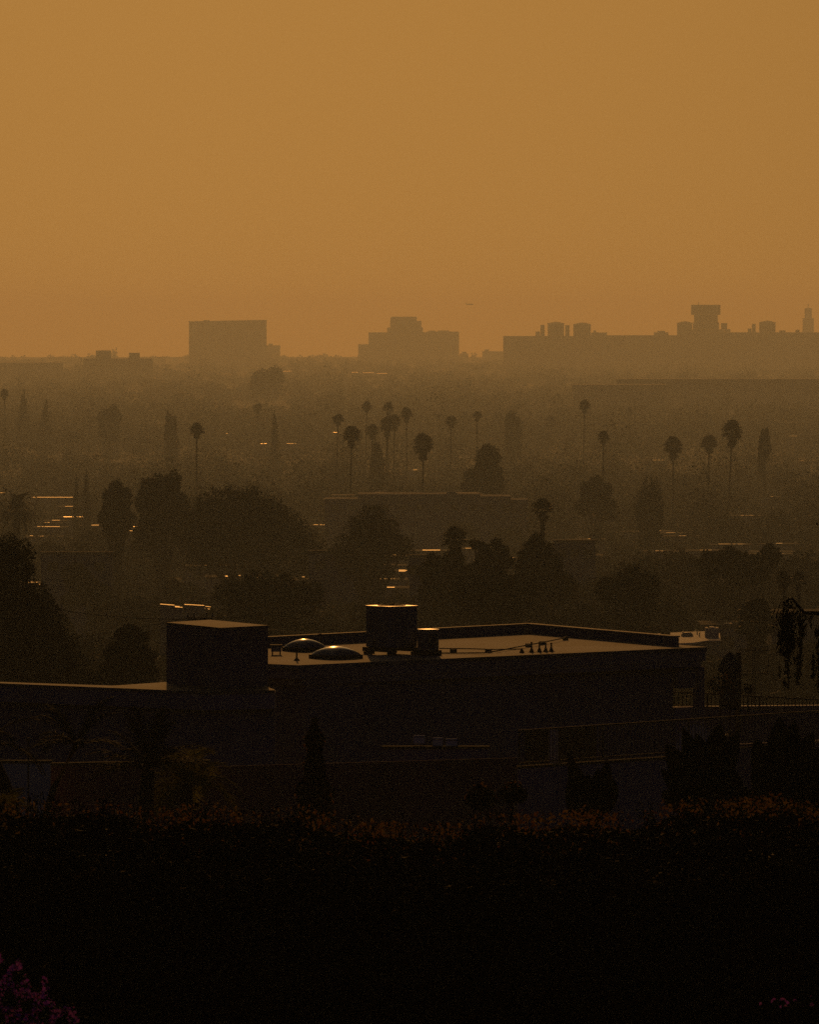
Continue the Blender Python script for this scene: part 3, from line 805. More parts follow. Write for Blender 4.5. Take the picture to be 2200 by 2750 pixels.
# ---------------------------------------------------------------- landmark trees
TP = tree_px
LM = []       # landmarks that nearer trees must not cover: u, lowest row, half width, distance
def px_tree(lobes, d, label, leafpx=5.0, n=6000, m='leaf', name='broadleaf_tree', keep=None):
    """A tree whose crown is a bunch of lobes (photo column, row, radius) standing at the distance d."""
    um = sum(l[0] * l[2] for l in lobes) / sum(l[2] for l in lobes)
    g = ground_z(d); x0 = (um - 1100) * K * d
    t = thing(name, (x0, d, g), label, 'tree')
    lb = []
    rr = random.Random(int(um * 7 + d))
    for (u, v, r) in lobes:
        p = P(u, v, d); R = r * K * d
        lb.append((p.x - x0, rr.uniform(-.5, .5) * R, p.z - g, R, R, R))
        for k in range(7):      # knobbly outline
            a = rr.uniform(0, 6.283); e = rr.uniform(-.2, 1.3); q = R * rr.uniform(.2, .34)
            lb.append((p.x - x0 + math.cos(a) * math.cos(e) * R * .88, math.sin(a) * math.cos(e) * R * .88, p.z - g + math.sin(e) * R * .88, q, q, q))
    rng = np.random.default_rng(int(um + d))
    pts = lobes_points(lb, n, rng, .35)
    pts = pts[pts[:, 2] > .4]
    big_ = lobes_points(lb[::8], n // 2, rng, .1)
    big_ = big_[np.random.default_rng(1).uniform(0, 1, len(big_)) < .9]
    cen = np.array([l[:3] for l in lb[::8]]).mean(0)
    big_ = cen + (big_ - cen) * .93
    big_ = big_[big_[:, 2] > .4]
    sz = np.concatenate([np.full(len(pts), leafpx * K * d), np.full(len(big_), leafpx * 2.4 * K * d)])
    v_, f_ = leaf_cards(np.concatenate([pts, big_]), sz, .65, rng)
    link(bpy.data.objects.new('crown', np_mesh('crown', v_, f_, M[m])), t)
    top = max(l[2] for l in lb)
    tb = MB(); tb.tube([(0, 0, -.6), (0, 0, top * .3), (.1, 0, top * .6)], [top * .035, top * .027, top * .012], 8)
    for l in lb[::8]:
        tb.tube([(0, 0, top * .25), (l[0] * .5, l[1] * .5, (top * .25 + l[2]) / 2), (l[0], l[1], l[2])], [top * .018, top * .011, top * .004], 5)
    tb.build('trunk', M['bark'], t, smooth=True)
    us = [l[0] for l in lobes]; vm = sum(l[1] for l in lobes) / len(lobes)
    LM.append((um, keep or vm, (max(us) - min(us)) / 2 + 12, d))
    return t
px_tree([(20, 1475, 42), (62, 1482, 36), (-25, 1500, 60), (72, 1530, 26), (30, 1560, 70), (100, 1612, 52), (125, 1680, 66), (50, 1700, 110), (165, 1740, 54), (185, 1800, 54), (110, 1800, 100), (-20, 1640, 100), (0, 1800, 110)], 330, 'big dark nearest tree at the left edge, stepping down behind the low wing', 5.5, 20000)
px_tree([(346, 1688, 17), (368, 1694, 15), (325, 1705, 18), (388, 1712, 16), (345, 1740, 45), (310, 1760, 34), (385, 1765, 36), (345, 1800, 62), (400, 1800, 24), (295, 1820, 40), (390, 1830, 34)], 335, 'small dark spiky-topped tree just beside the big roof box', 6.5, 7000)
px_tree([(225, 1840, 45), (270, 1850, 40), (320, 1860, 40)], 325, 'low dark bush filling the gap behind the lower wing', 6, 3000)
px_tree([(560, 1345, 40), (620, 1340, 42), (680, 1345, 42), (735, 1372, 42), (782, 1408, 42), (650, 1400, 90), (560, 1410, 70), (720, 1430, 80), (600, 1460, 90), (800, 1452, 30), (700, 1500, 80), (540, 1500, 60), (812, 1440, 42), (842, 1478, 40), (522, 1395, 46), (505, 1445, 60), (830, 1520, 70)], 850, 'huge dark dome-shaped tree, widest in the valley', 5, 16000, keep=1480)
px_tree([(397, 1308, 26), (424, 1292, 20), (465, 1288, 24), (450, 1325, 40), (398, 1348, 40), (482, 1350, 28), (430, 1395, 60), (480, 1410, 46), (400, 1440, 50)], 920, 'dark tree with two knob-like tops beside the dome tree', 5, 8000, keep=1420)
px_tree([(312, 1310, 20), (290, 1330, 18), (335, 1328, 20), (311, 1360, 38), (284, 1392, 24), (341, 1396, 27), (311, 1420, 38)], 930, 'upright rounded tree standing apart beside the two-topped tree', 5, 5000, keep=1400)
px_tree([(1000, 1390, 36), (962, 1410, 33), (1045, 1415, 36), (1000, 1432, 60), (1062, 1450, 26), (940, 1452, 40), (1000, 1482, 76), (1085, 1475, 40), (920, 1485, 44), (1000, 1404, 52), (1000, 1535, 62), (935, 1520, 46)], 800, 'round dark tree in front of the long grey building', 5, 6500, keep=1480)
px_tree([(1312, 1226, 35), (1312, 1262, 38), (1322, 1300, 36), (1268, 1280, 22), (1262, 1310, 26), (1310, 1330, 36)], 1500, 'tall oval tree with a lower side crown, behind the end of the long grey building', 5, 5000, keep=1315)
px_tree([(1600, 1300, 24), (1575, 1315, 22), (1625, 1320, 24), (1600, 1350, 44), (1630, 1370, 34), (1565, 1365, 28)], 1300, 'rounded tree below the slim palm with the long bare stem', 5, 3500, keep=1340)
px_tree([(1220, 1500, 30), (1165, 1510, 26), (1150, 1540, 34), (1190, 1550, 44), (1240, 1545, 36), (1180, 1600, 60)], 600, 'dark rounded bush at the near side of the spiky thicket', 6, 5000, keep=1560)
px_tree([(1275, 1462, 14), (1300, 1472, 16), (1335, 1462, 16), (1350, 1480, 18), (1310, 1500, 30), (1355, 1510, 26), (1300, 1540, 44)], 590, 'ragged open tree in the middle of the spiky thicket', 7, 2600, keep=1520)
px_tree([(1440, 1450, 20), (1425, 1475, 24), (1465, 1480, 26), (1415, 1510, 36), (1480, 1515, 36), (1440, 1560, 60), (1500, 1580, 50)], 600, 'dark tree at the foot of the sparse fan palm', 6, 6000, keep=1540)
px_tree([(1250, 1590, 50), (1330, 1580, 55), (1400, 1600, 55), (1320, 1640, 90)], 520, 'broad dark tree just behind the tall cooling unit', 6, 6000)
px_tree([(620, 1600, 48), (690, 1580, 50), (760, 1585, 45), (830, 1610, 50), (700, 1650, 90)], 540, 'wide dim tree behind the skylights', 6, 6500)
px_tree([(2070, 1490, 30), (1960, 1500, 34), (1910, 1520, 40), (1985, 1530, 50), (2040, 1530, 40)], 660, 'wide rounded dim tree above the sunlit terrace roof', 6, 5000)
px_tree([(1690, 1560, 40), (1740, 1575, 40), (1640, 1590, 44), (1700, 1620, 70)], 560, 'round dim tree behind the parapet corner', 6, 4500)
TP('cypress', 36, 205, 1278, 24, 1500, 'thinner of the two slim cypresses beside the date palm', dense=(1.0, 9.0, 1500, .22))
TP('cypress', 37, 232, 1266, 32, 1500, 'fuller of the two slim cypresses beside the date palm', dense=(1.0, 9.0, 1500, .22))
TP('conifer', 41, 738, 1108, 44, 2500, 'pointed hazy conifer left of the palm group', dense=(1.8, 10.0, 1800, .3))
TP('conifer', 42, 64, 1052, 56, 3300, 'pointed conifer nearer the left edge, one of two')
TP('conifer', 43, 121, 1080, 56, 3100, 'pointed conifer standing right of its taller neighbour at the left')
TP('round', 44, 295, 1085, 76, 3000, 'tall ragged tree alone between the conifers and the lone palm')
TP('round', 45, 1012, 1180, 44, 1900, 'ragged round tree below the cluster of palms')
TP('open', 46, 2053, 1152, 56, 1900, 'umbrella-shaped tree with a forked stem near the right edge', dense=(4.0, 9.0, 1500, .5))
TP('round', 47, 460, 1105, 46, 2500, 'rounded hazy crown above the lone left palm')
TP('round', 48, 1380, 1095, 60, 2700, 'broad hazy crown right of the palm cluster')
TP('round', 49, 715, 985, 110, 5200, 'wide faint treetop under the plain slab building')
TP('round', 50, 1745, 1290, 90, 1300, 'wide dim tree between the palms at the right')

# ---------------------------------------------------------------- fan palms
def fan_leaf(b, base, dirv, pet, R, rng):
    base = Vector(base); dirv = Vector(dirv).normalized()
    c = base + dirv * pet
    side = dirv.cross(Vector((0, 0, 1)))
    if side.length < .1: side = Vector((1, 0, 0))
    side.normalize(); nrm = side.cross(dirv).normalized()
    b.add([base - side * .02, base + side * .02, c + side * .015, c - side * .015], [(0, 1, 2, 3)])
    n = 9
    for i in range(n):
        a = math.radians(-118 + 236 * i / (n - 1))
        d0 = dirv * math.cos(a) + side * math.sin(a)
        r = R * (1 - .18 * abs(a) / 2) * rng.uniform(.85, 1.08)
        wv = side * math.cos(a) - dirv * math.sin(a)
        m_ = c + d0 * r * .6 + nrm * r * .05; e = c + d0 * r - Vector((0, 0, 1)) * r * .28
        w_ = R * .15
        b.add([c, m_ - wv * w_, e, m_ + wv * w_], [(0, 1, 2, 3)])
FAN = {}
def fan_crown(var):
    if var in FAN: return FAN[var]
    rg = random.Random(100 + var); b = MB(); dd = MB()
    nl = [70, 54, 80, 30][var % 4]
    lo = [-.55, -.35, -.9, -.25][var % 4]
    for i in range(nl):
        az = i * 2.399 + rg.uniform(-.2, .2); el = lo + (1.45 - lo) * ((i + .5) / nl) + rg.uniform(-.1, .1)
        fan_leaf(b, (0, 0, 0), (math.cos(az) * math.cos(el), math.sin(az) * math.cos(el), math.sin(el)), rg.uniform(.75, 1.15), rg.uniform(.8, 1.05), rg)
    for i in range([26, 14, 40, 6][var % 4]):
        az = rg.uniform(0, 6.28); el = rg.uniform(-1.45, -.7)
        fan_leaf(dd, (0, 0, -rg.uniform(.1, [1.0, .5, 1.6, .3][var % 4])), (math.cos(az) * math.cos(el), math.sin(az) * math.cos(el), math.sin(el)), .55, .75, rg)
    FAN[var] = (b.mesh('crown', M['palm']), dd.mesh('dry_skirt', M['deadpalm']))
    return FAN[var]
_tk = {}
def fan_palm(u, vcrown, rpx, d, var, label, group=None, lean=0.0, thick=.19):
    p = P(u, vcrown, d); g = ground_z(d); H = p.z - g
    lean = lean or math.sin(u * 12.9) * .02
    x0 = p.x - lean * H
    t = thing('fan_palm', (x0, d, g), label, 'palm tree', group)
    tb = MB()
    pts = [(lean * H * f + .25 * math.sin(f * 3 + u) * (1 - f) * f, 0, H * f - (.5 if f == 0 else 0)) for f in (0, .2, .4, .6, .8, 1)]
    tb.tube(pts, [thick * 1.5, thick * 1.1, thick, thick, thick * .95, thick * 1.1], 8).build('trunk', M['bark'], t, smooth=True)
    if d < 2600: LM.append((u, vcrown + rpx * (2.6 if d < 1700 else 1.6), rpx * .9, d))
    s = rpx * K * d / 1.72
    rz_ = random.uniform(0, 6.28)
    for nm, me in zip(('crown', 'dry_skirt'), fan_crown(var)):
        o = bpy.data.objects.new(nm, me); o.location = pts[-1]; o.scale = (s, s, s * (1.05 + .14 * math.sin(u * 3.7))); o.rotation_euler = (0, 0, rz_); link(o, t)
    return t
fan_palm(528, 1157, 23, 1560, 1, 'lone slim fan palm on the left, above the two-topped tree')
fan_palm(945, 1170, 27, 1500, 0, 'dark bushy fan palm left of the tallest one, with a short skirt')
fan_palm(1137, 1192, 30, 1450, 2, 'tallest dark fan palm with a shaggy skirt above the long grey building')
fan_palm(908, 1128, 19, 2050, 1, 'pale fan palm just above the dark bushy one', )
fan_palm(985, 1094, 16, 2400, 1, 'faint small fan palm highest in the cluster, on its near side')
fan_palm(1043, 1100, 18, 2250, 3, 'faint fan palm with a ragged top in the cluster of palms')
fan_palm(1040, 1140, 21, 2000, 2, 'fan palm with the longest skirt in the middle of the cluster')
fan_palm(1060, 1132, 18, 2050, 0, 'fan palm half hidden in the middle of the cluster')
fan_palm(1092, 1112, 18, 2150, 0, 'fan palm at the side of the cluster nearest the tallest palm')
fan_palm(1000, 1157, 20, 1900, 0, 'low fan palm between the dark bushy one and the cluster')
fan_palm(1212, 1132, 18, 2200, 0, 'faint fan palm left of the smaller umbrella palm')
fan_palm(1282, 1120, 16, 2300, 3, 'faint flat-topped fan palm right of the tallest palm')
fan_palm(1570, 1090, 17, 2350, 0, 'faint fan palm, the higher of two one above the other on the right')
fan_palm(1621, 1175, 19, 1650, 1, 'slim fan palm with a long bare stem over the rounded tree')
fan_palm(1808, 1196, 28, 1600, 2, 'shaggy fan palm standing left of the leaning pair')
fan_palm(1967, 1160, 30, 1550, 0, 'large leaning fan palm near the right edge', lean=.055)
fan_palm(1905, 1190, 25, 1700, 0, 'blurred fan palm behind the large leaning one')
fan_palm(1458, 1372, 36, 760, 3, 'sparse-headed fan palm right of the long grey building', thick=.26)
fan_palm(1222, 1450, 40, 640, 1, 'low fan palm head on the near side of the spiky thicket')
fan_palm(2030, 1672, 62, 480, 0, 'broad fan palm head behind the utility pole', thick=.3)
fan_palm(2105, 1560, 30, 560, 1, 'dim fan palm above the drooping branch, nearer one of a pair')
fan_palm(2145, 1562, 26, 575, 3, 'dim fan palm above the drooping branch, outer one of a pair')
far_palms = [(12, 1058), (692, 1098), (1480, 1130), (1690, 1108), (1340, 1122), (1250, 1125)]
for i, (u, v) in enumerate(far_palms):
    fan_palm(u, v, 13 + (i % 3), 3000 + (i * 137) % 900, i % 4, 'tiny faint fan palm head lost in the haze beyond the clustered palms', 'faint fan palms in the far haze')

# date palm at the left edge
LM.append((45, 1410, 62, 1020))
dp = thing('date_palm', (P(45, 1400, 1020).x, 1020, ground_z(1020)), 'date palm with arching feather fronds at the left edge', 'palm tree')
c = P(45, 1372, 1020) - Vector(dp.location)
MB().tube([(0, 0, -.5), (0, 0, c.z * .5), tuple(c)], [.6, .5, .55], 10).build('trunk', M['bark'], dp, smooth=True)
b = MB(); rg = random.Random(4)
for i in range(48):
    az = rg.uniform(0, 6.28); el = rg.uniform(-.6, 1.35)
    frond_mesh(b, c, (math.cos(az) * math.cos(el), math.sin(az) * math.cos(el), math.sin(el)), rg.uniform(3.3, 4.6), .75, 18, .62, .3, rg)
b.build('crown', M['palm'], dp)

# ---------------------------------------------------------------- hazy valley: houses with glinting roof strips
def roof_curve(v, h):
    """Distance at which a roof h metres above the ground is seen at row v."""
    lo, hi = 420.0, 9000.0
    for _ in range(50):
        m_ = (lo + hi) / 2
        vv = HV + (ZC - ground_z(m_) - h) / (K * m_)
        if vv > v: lo = m_
        else: hi = m_
    return (lo + hi) / 2

SUN_EL = 17.0
TILT = math.radians(SUN_EL / 2 - 1.2)
def house(u0, u1, v, h=6.5, label=None, group=None, bright=1.0, m='house', wide=None, depth=None, gd=None, d=None, name='house', shiny=True):
    d = d or roof_curve(v, h)
    z = P(u0, v, d).z; g = ground_z(d) - .6; H = z - g
    gw = (u1 - u0) * K * d
    w_ = wide or max(7.5, gw + 2.0); dep = depth or 8.0
    uc = (u0 + u1) / 2; sh = random.uniform(-.25, .25) * max(0, w_ - gw)
    t = thing(name, (P(uc, v, d).x + sh, d, g), label, 'house', group)
    MB().box((0, dep / 2, (H - .62) / 2), (w_, dep, H - .62)).build('wall', M[m], t)
    MB().box((0, dep / 2, H - .51), (w_ + .5, dep + .5, .2)).build('roof', M['tile'], t)
    gdp = gd or max(.10, 1.5 * K * d / math.sin(TILT + .035)) * bright
    s = MB(); a_ = TILT
    s.add([(-gw / 2, 0, 0), (gw / 2, 0, 0), (gw / 2, gdp * math.cos(a_), gdp * math.sin(a_)), (-gw / 2, gdp * math.cos(a_), gdp * math.sin(a_)),
           (-gw / 2, 0, -.08), (gw / 2, 0, -.08), (gw / 2, gdp * math.cos(a_), -.4), (-gw / 2, gdp * math.cos(a_), -.4)],
          [(0, 1, 2, 3), (4, 7, 6, 5), (0, 4, 5, 1), (1, 5, 6, 2), (2, 6, 7, 3), (3, 7, 4, 0)])
    o = s.build('glint_panel', M['glint' if shiny else 'glint2'], t); o.location = (-sh, .3, H - .32)  # strip added and tilted to mirror the sun as a glint
    nw = 2 if w_ < 10 else 3
    for i in range(nw):
        x = (-.5 + (i + .5) / nw) * w_ * .85
        f = MB().box((x, -.03, H - 2.1), (1.4, .08, 1.2)).build('window', M['tile'], t)
        MB().box((x, -.085, H - 2.1), (1.2, .03, 1.0)).build('pane', M['glass'], f)
    return t
GL1 = 'small dim house with one thin sunlit roof strip, among trees in the near valley'
GG1 = 'houses with thin sunlit roof strips in the near valley'
GL2 = 'small hazy house with one thin sunlit roof strip, in the middle distance around the palms'
GG2 = 'hazy houses with thin sunlit roof strips around the palms'
special = {
 (88, 195, 1333): 'long pale-roofed house glinting between the date palm and the cypresses',
 (170, 222, 1385): 'dark square house with a lit roof ridge below the cypresses',
 (100, 160, 1411): 'house with a long bright roof edge to the right of the date palm foot',
 (333, 382, 1422): 'house with a bright broken roof edge at the foot of the dome tree',
 (228, 265, 1407): 'house with a dotted bright roof edge left of the upright rounded tree',
 (1930, 2000, 1457): 'house with the longest slanting glint on the right side of the valley',
 (1541, 1575, 1446): 'house with a bright broken roof strip right of the sparse fan palm',
 (605, 630, 1542): 'house with a short bright roof edge left of the wide dim tree behind the skylights',
 (76, 100, 1558): 'house with a sparkling roof edge against the big left-edge tree',
}
glints = [(0, 14, 1321), (88, 195, 1333), (175, 195, 1357), (170, 222, 1385), (100, 160, 1411), (120, 135, 1400), (140, 160, 1394), (228, 265, 1407),
 (333, 382, 1422), (345, 368, 1411), (80, 88, 1435), (108, 117, 1436), (76, 100, 1558), (105, 165, 1564), (548, 558, 1513), (605, 630, 1542), (640, 672, 1540), (665, 693, 1547),
 (290, 304, 1192), (450, 473, 1185), (840, 875, 1406), (1135, 1182, 1473), (920, 950, 1483), (1040, 1063, 1486), (1103, 1135, 1488), (873, 917, 1507), (1013, 1037, 1512), (1088, 1132, 1527),
 (807, 848, 1544), (937, 975, 1537), (860, 900, 1550), (983, 1060, 1549), (877, 920, 1564), (1027, 1060, 1571), (1225, 1240, 1555), (1250, 1275, 1468), (1345, 1380, 1493), (1315, 1335, 1502),
 (1503, 1530, 1447), (1541, 1575, 1446), (1580, 1605, 1443), (1557, 1575, 1377), (1585, 1603, 1383), (1628, 1648, 1382), (1712, 1735, 1423), (1755, 1775, 1422), (1790, 1815, 1427), (1825, 1842, 1435),
 (1930, 2000, 1457), (1990, 2035, 1381), (2065, 2080, 1331), (2085, 2102, 1455), (2087, 2105, 1482), (2050, 2080, 1476), (1880, 1912, 1473), (1755, 1785, 1475), (1500, 1520, 1489), (1540, 1562, 1485),
 (1515, 1535, 1544), (1750, 1782, 1234), (2120, 2143, 1170), (2145, 2160, 1236), (607, 611, 1163), (700, 716, 1190), (770, 795, 1190), (945, 962, 1000), (975, 1005, 1001), (1012, 1040, 1003), (757, 783, 997), (895, 905, 1160), (1110, 1120, 1260), (1225, 1235, 1292), (1945, 1970, 1665), (2160, 2190, 1633)]
house_xy = []
for i, (u0, u1, v) in enumerate(glints):
    lab = special.get((u0, u1, v))
    dd = {(1945, 1970, 1665): 640, (2160, 2190, 1633): 600}.get((u0, u1, v))
    near = v > 1300
    t = house(u0, u1, v, label=lab or (GL1 if near else GL2), group=None if lab else (GG1 if near else GG2), m='house' if i % 3 else 'house2', bright=.85 if lab else .7, d=dd, shiny=i % 6 == 3)
    house_xy.append((t.location.x, t.location.y, (u0 + u1) / 2, v, (u1 - u0) / 2))
# rows of parallel ridges behind the roof box
for i, (u0, u1, v) in enumerate([(430, 468, 1621), (445, 490, 1627), (452, 482, 1625), (495, 548, 1622), (500, 552, 1629), (520, 566, 1632), (540, 566, 1626)]):
    d = 610 + 9 * i
    t = thing('greenhouse', (P((u0 + u1) / 2, v, d).x, d, ground_z(d) - .5), 'low glazed shed with thin glinting ridges behind the big roof box', 'shed', 'glinting sheds behind the roof box')
    H = P(u0, v, d).z - t.location.z; wd = (u1 - u0) * K * d
    MB().box((0, 1.0, (H - .22) / 2), (wd, 1.6, H - .22)).build('wall', M['house2'], t)
    s = MB(); s.add([(-wd / 2, 0, H - .05), (wd / 2, 0, H - .15), (wd / 2, .5, H - .12), (-wd / 2, .5, H - .02)], [(0, 1, 2, 3)])
    s.add([(-wd / 2, .5, H - .02), (wd / 2, .5, H - .12), (wd / 2, 1.8, H - .2), (-wd / 2, 1.8, H - .2)], [(0, 1, 2, 3)])
    s.build('roof', M['glint2'], t)

# long grey building
d = 1400
t = thing('long_building', (P(1145, 1330, d).x, d, ground_z(d) - .5), 'long low grey flat-roofed building behind the round dark tree', 'building')
zb = t.location.z; pxm = K * d
def blk(u0, u1, v, dep, y0=0): 
    x0 = (u0 - 1145) * pxm; x1 = (u1 - 1145) * pxm; H = P(0, v, d).z - zb
    return ((x0 + x1) / 2, y0 + dep / 2, H / 2), (x1 - x0, dep, H)
bw = MB()
for (u0, u1, v, dep, y0) in ((872, 960, 1340, 14, .4), (960.5, 1290, 1327, 16, 0), (1290.5, 1372, 1333, 15, .3), (1372.5, 1418, 1342, 12, .6)):
    bw.box(*blk(u0, u1, v, dep, y0))
bw.build('wall', M['house2'], t)
MB().box(((1215 - 1145) * pxm, 4, P(0, 1327, d).z - zb + .26), (30 * pxm, 3, .5)).build('roof_hut', M['house2'], t)
for (u0, u1, v) in ((868, 900, 1341), (890, 952, 1330), (1008, 1033, 1323), (1225, 1280, 1324), (1285, 1297, 1328)):
    gw = (u1 - u0) * pxm
    o = MB().add([(-gw / 2, 0, 0), (gw / 2, 0, .0), (gw / 2, .6, .6 * math.tan(TILT)), (-gw / 2, .6, .6 * math.tan(TILT))], [(0, 1, 2, 3)]).build('glint_panel', M['terrace'], t)  # pale tilted strip added for a glint on the roof edge
    o.location = (((u0 + u1) / 2 - 1145) * pxm, 1.2, P(0, v, d).z - zb + .02)
for i in range(11):
    x = (900 + i * 46 - 1145) * pxm
    f = MB().box((x, -.05 + (.4 if i < 2 else .0) , P(0, 1362, d).z - zb), (1.5, .1, 1.1)).build('window', M['tile'], t)
    MB().box((x, -.115 + (.4 if i < 2 else .0), P(0, 1362, d).z - zb), (1.3, .03, .9)).build('pane', M['glass'], f)
# pale-walled buildings in the valley
for i, (u0, u1, v, d, lab) in enumerate([(830, 1010, 1478, 820, 'pale blank wall of a low building between the round tree and the skylights'), (110, 300, 1482, 800, 'pale long low building between the left-edge tree and the dome tree'),
        (1490, 1600, 1450, 860, 'grey low building right of the sparse fan palm'), (1100, 1140, 1490, 780, 'narrow grey building beside the dark rounded bush')]):
    t = thing('low_building', (P((u0 + u1) / 2, v, d).x, d, ground_z(d) - .5), lab, 'building')
    H = P(0, v, d).z - t.location.z; wd = (u1 - u0) * K * d
    MB().box((0, 2.5, (H - .25) / 2), (wd, 5, H - .25)).build('wall', M['house'], t)
    MB().box((0, 1.0, H - .12), (wd + .4, 2.3, .22)).build('roof', M['tile'], t)
    for k in range(3):
        x = (-.33 + .33 * k) * wd
        f = MB().box((x, -.03, H - 1.7), (1.2, .08, 1.0)).build('window', M['tile'], t)
        MB().box((x, -.085, H - 1.7), (1.0, .03, .8)).build('pane', M['glass'], f)
d = 760
t = thing('yellow_hut', tuple(P(1080, 1556, d)), 'tiny yellow hut among thin glints left of the tall cooling unit', 'hut')
MB().box((0, .4, .45), (14 * K * d, .6, .9)).build('wall', M['yellow'], t)
MB().add([(-.35, -.05, .86), (.35, -.05, .86), (.35, .85, 1.06), (-.35, .85, 1.06), (-.35, -.05, .82), (.35, -.05, .82)], [(0, 1, 2, 3), (0, 4, 5, 1)]).build('roof', M['glint'], t)

# sunlit terrace roof at the right of the parapet
d = 600; zt = P(0, 1722, d).z
poly = [PZ(1740, 1728, zt), PZ(1830, 1727, zt), PZ(1862, 1725.5, zt), PZ(1905, 1719, zt), PZ(1936, 1719, zt), PZ(1934, 1700, zt), PZ(1893, 1695, zt), PZ(1850, 1696, zt), PZ(1740, 1702, zt)]
gt = ground_z(d) - 1
t = thing('terrace_building', (poly[2].x, poly[2].y, gt), 'low building with a brightly sunlit flat roof beside the parapet corner', 'building')
o = Vector(t.location)
MB().prism([((p - o).x, (p - o).y) for p in poly], zt - gt - .12, zt - gt).build('roof', M['terrace'], t)
cx = sum((p - o).x for p in poly) / len(poly); cy = sum((p - o).y for p in poly) / len(poly)
MB().prism([(cx + ((p - o).x - cx) * .98, cy + ((p - o).y - cy) * .98) for p in poly], 0, zt - gt - .123).build('wall', M['house2'], t)
q = PZ(1912, 1712, zt)
t = thing('roof_hut', (q.x, q.y, zt + .004), 'small pale stepped hut standing on the sunlit terrace roof', 'hut')
s_ = q.y * K
MB().box((0, 0, 12 * s_), (35 * s_, 2.2, 24 * s_)).build('wall', M['stucco2'], t)
MB().box((-14 * s_, 0, 25.5 * s_), (7 * s_, 2.3, 3 * s_)).build('parapet', M['terrace'], t)
MB().box((14 * s_, 0, 25.5 * s_), (7 * s_, 2.3, 3 * s_)).build('parapet', M['terrace'], t)
MB().prism([(-8 * s_, -1.0), (8 * s_, -1.0), (5 * s_, 1), (-5 * s_, 1)], 24.05 * s_, 29 * s_).build('roof', M['terrace'], t)
q = PZ(1846, 1709, zt)
t = thing('round_tank', (q.x, q.y, zt + .004), 'low dark round tank on the sunlit terrace roof', 'tank')
MB().lathe((0, 0, 0), [(16 * s_, 0), (16 * s_, 6 * s_), (10 * s_, 11 * s_), (2 * s_, 12 * s_)], 16).build('shell', M['acpaint'], t)
MB().box((-12 * s_, -.2, 12 * s_), (5 * s_, .2, 3 * s_)).build('cap', M['glint'], t)
for u, v, lab in ((1873, 1704, 'thin post on the terrace roof, farther from the pale hut'), (1879, 1710, 'thin post on the terrace roof, nearer to the pale hut')):
    q = PZ(u, v, zt)
    t = thing('roof_post', (q.x, q.y, zt + .004), lab, 'post', 'posts on the terrace roof')
    MB().lathe((0, 0, 0), [(.05, 0), (.05, 11 * s_), (.02, 12 * s_)], 8).build('shaft', M['iron'], t)

# ---------------------------------------------------------------- utility poles and wires
def utility_pole(u, vtop, d, arms, label, th=.15):
    p = P(u, vtop, d); g = ground_z(d)
    t = thing('utility_pole', (p.x, d, g), label, 'utility pole')
    H = p.z - g
    MB().tube([(0, 0, -.5), (0, 0, H)], [th * 1.15, th * .85], 10).build('shaft', M['wood'], t, smooth=True)
    for k, (va, half) in enumerate(arms):
        z = P(0, va, d).z - g
        a = MB().box((0, -.2, z), (half * 2, .11, .14)).build('crossarm', M['wood'], t)
        for x in (-half * .9, -half * .45, half * .45, half * .9):
            MB().lathe((x, -.2, z + .07), [(.03, 0), (.05, .05), (.03, .12), (.05, .16), (.02, .2)], 8).build('insulator', M['glass'], a)
        MB().tube([(0, -.2, z - .5), (half * .6, -.2, z - .06)], .025).tube([(0, -.2, z - .5), (-half * .6, -.2, z - .06)], .025).build('brace', M['iron'], a)
    return t
utility_pole(2025, 1735, 390, [(1745, .85), (1808, .85)], 'wooden utility pole with two crossarms right of the porch', .15)
utility_pole(538, 1658, 300, [(1661, .6)], 'utility pole top peeping over the big roof box')
def wire(label, a, b, sag, r=.012, group=None):
    a, b = Vector(a), Vector(b); o = a.copy()
    t = thing('utility_wire', tuple(a), label, 'wire', group)
    pts = [(a.lerp(b, i / 14) - o) - Vector((0, 0, 4 * sag * (i / 14) * (1 - i / 14))) for i in range(15)]
    MB().tube(pts, r, 5).build('cable', M['rubber'], t)
GWL = 'overhead wires beside the big roof box'
for i, (ua, va, ub, vb, sg) in enumerate([(-100, 1735, 512, 1657, .25), (-100, 1752, 520, 1668, .3), (0, 1608, 800, 1640, .6), (-60, 1790, 520, 1726, .3), (-60, 1800, 520, 1738, .3), (-60, 1835, 520, 1782, .3), (-60, 1850, 520, 1798, .3)]):
    wire('thin dark overhead wire slanting down to the left behind the roof box', P(ua, va, 292), P(ub, vb, 300), sg, .011, GWL)
wire('thin wire dropping from the roof box to the short mast', P(566, 1657, 300), P(861, 1703, 182), .1, .008)
for i, (va, vb, vc) in enumerate([(1742, 1746, 1762), (1805, 1808, 1842), (1812, 1815, 1850)]):
    wire('thin dark overhead wire sagging from the pole with two crossarms', P(1700, va, 392), P(2025, vb, 390), .3, .014, 'wires on the pole with two crossarms')
    wire('thin dark overhead wire sagging from the pole with two crossarms', P(2025, vb, 390), P(2330, vc, 380), .35, .014, 'wires on the pole with two crossarms')

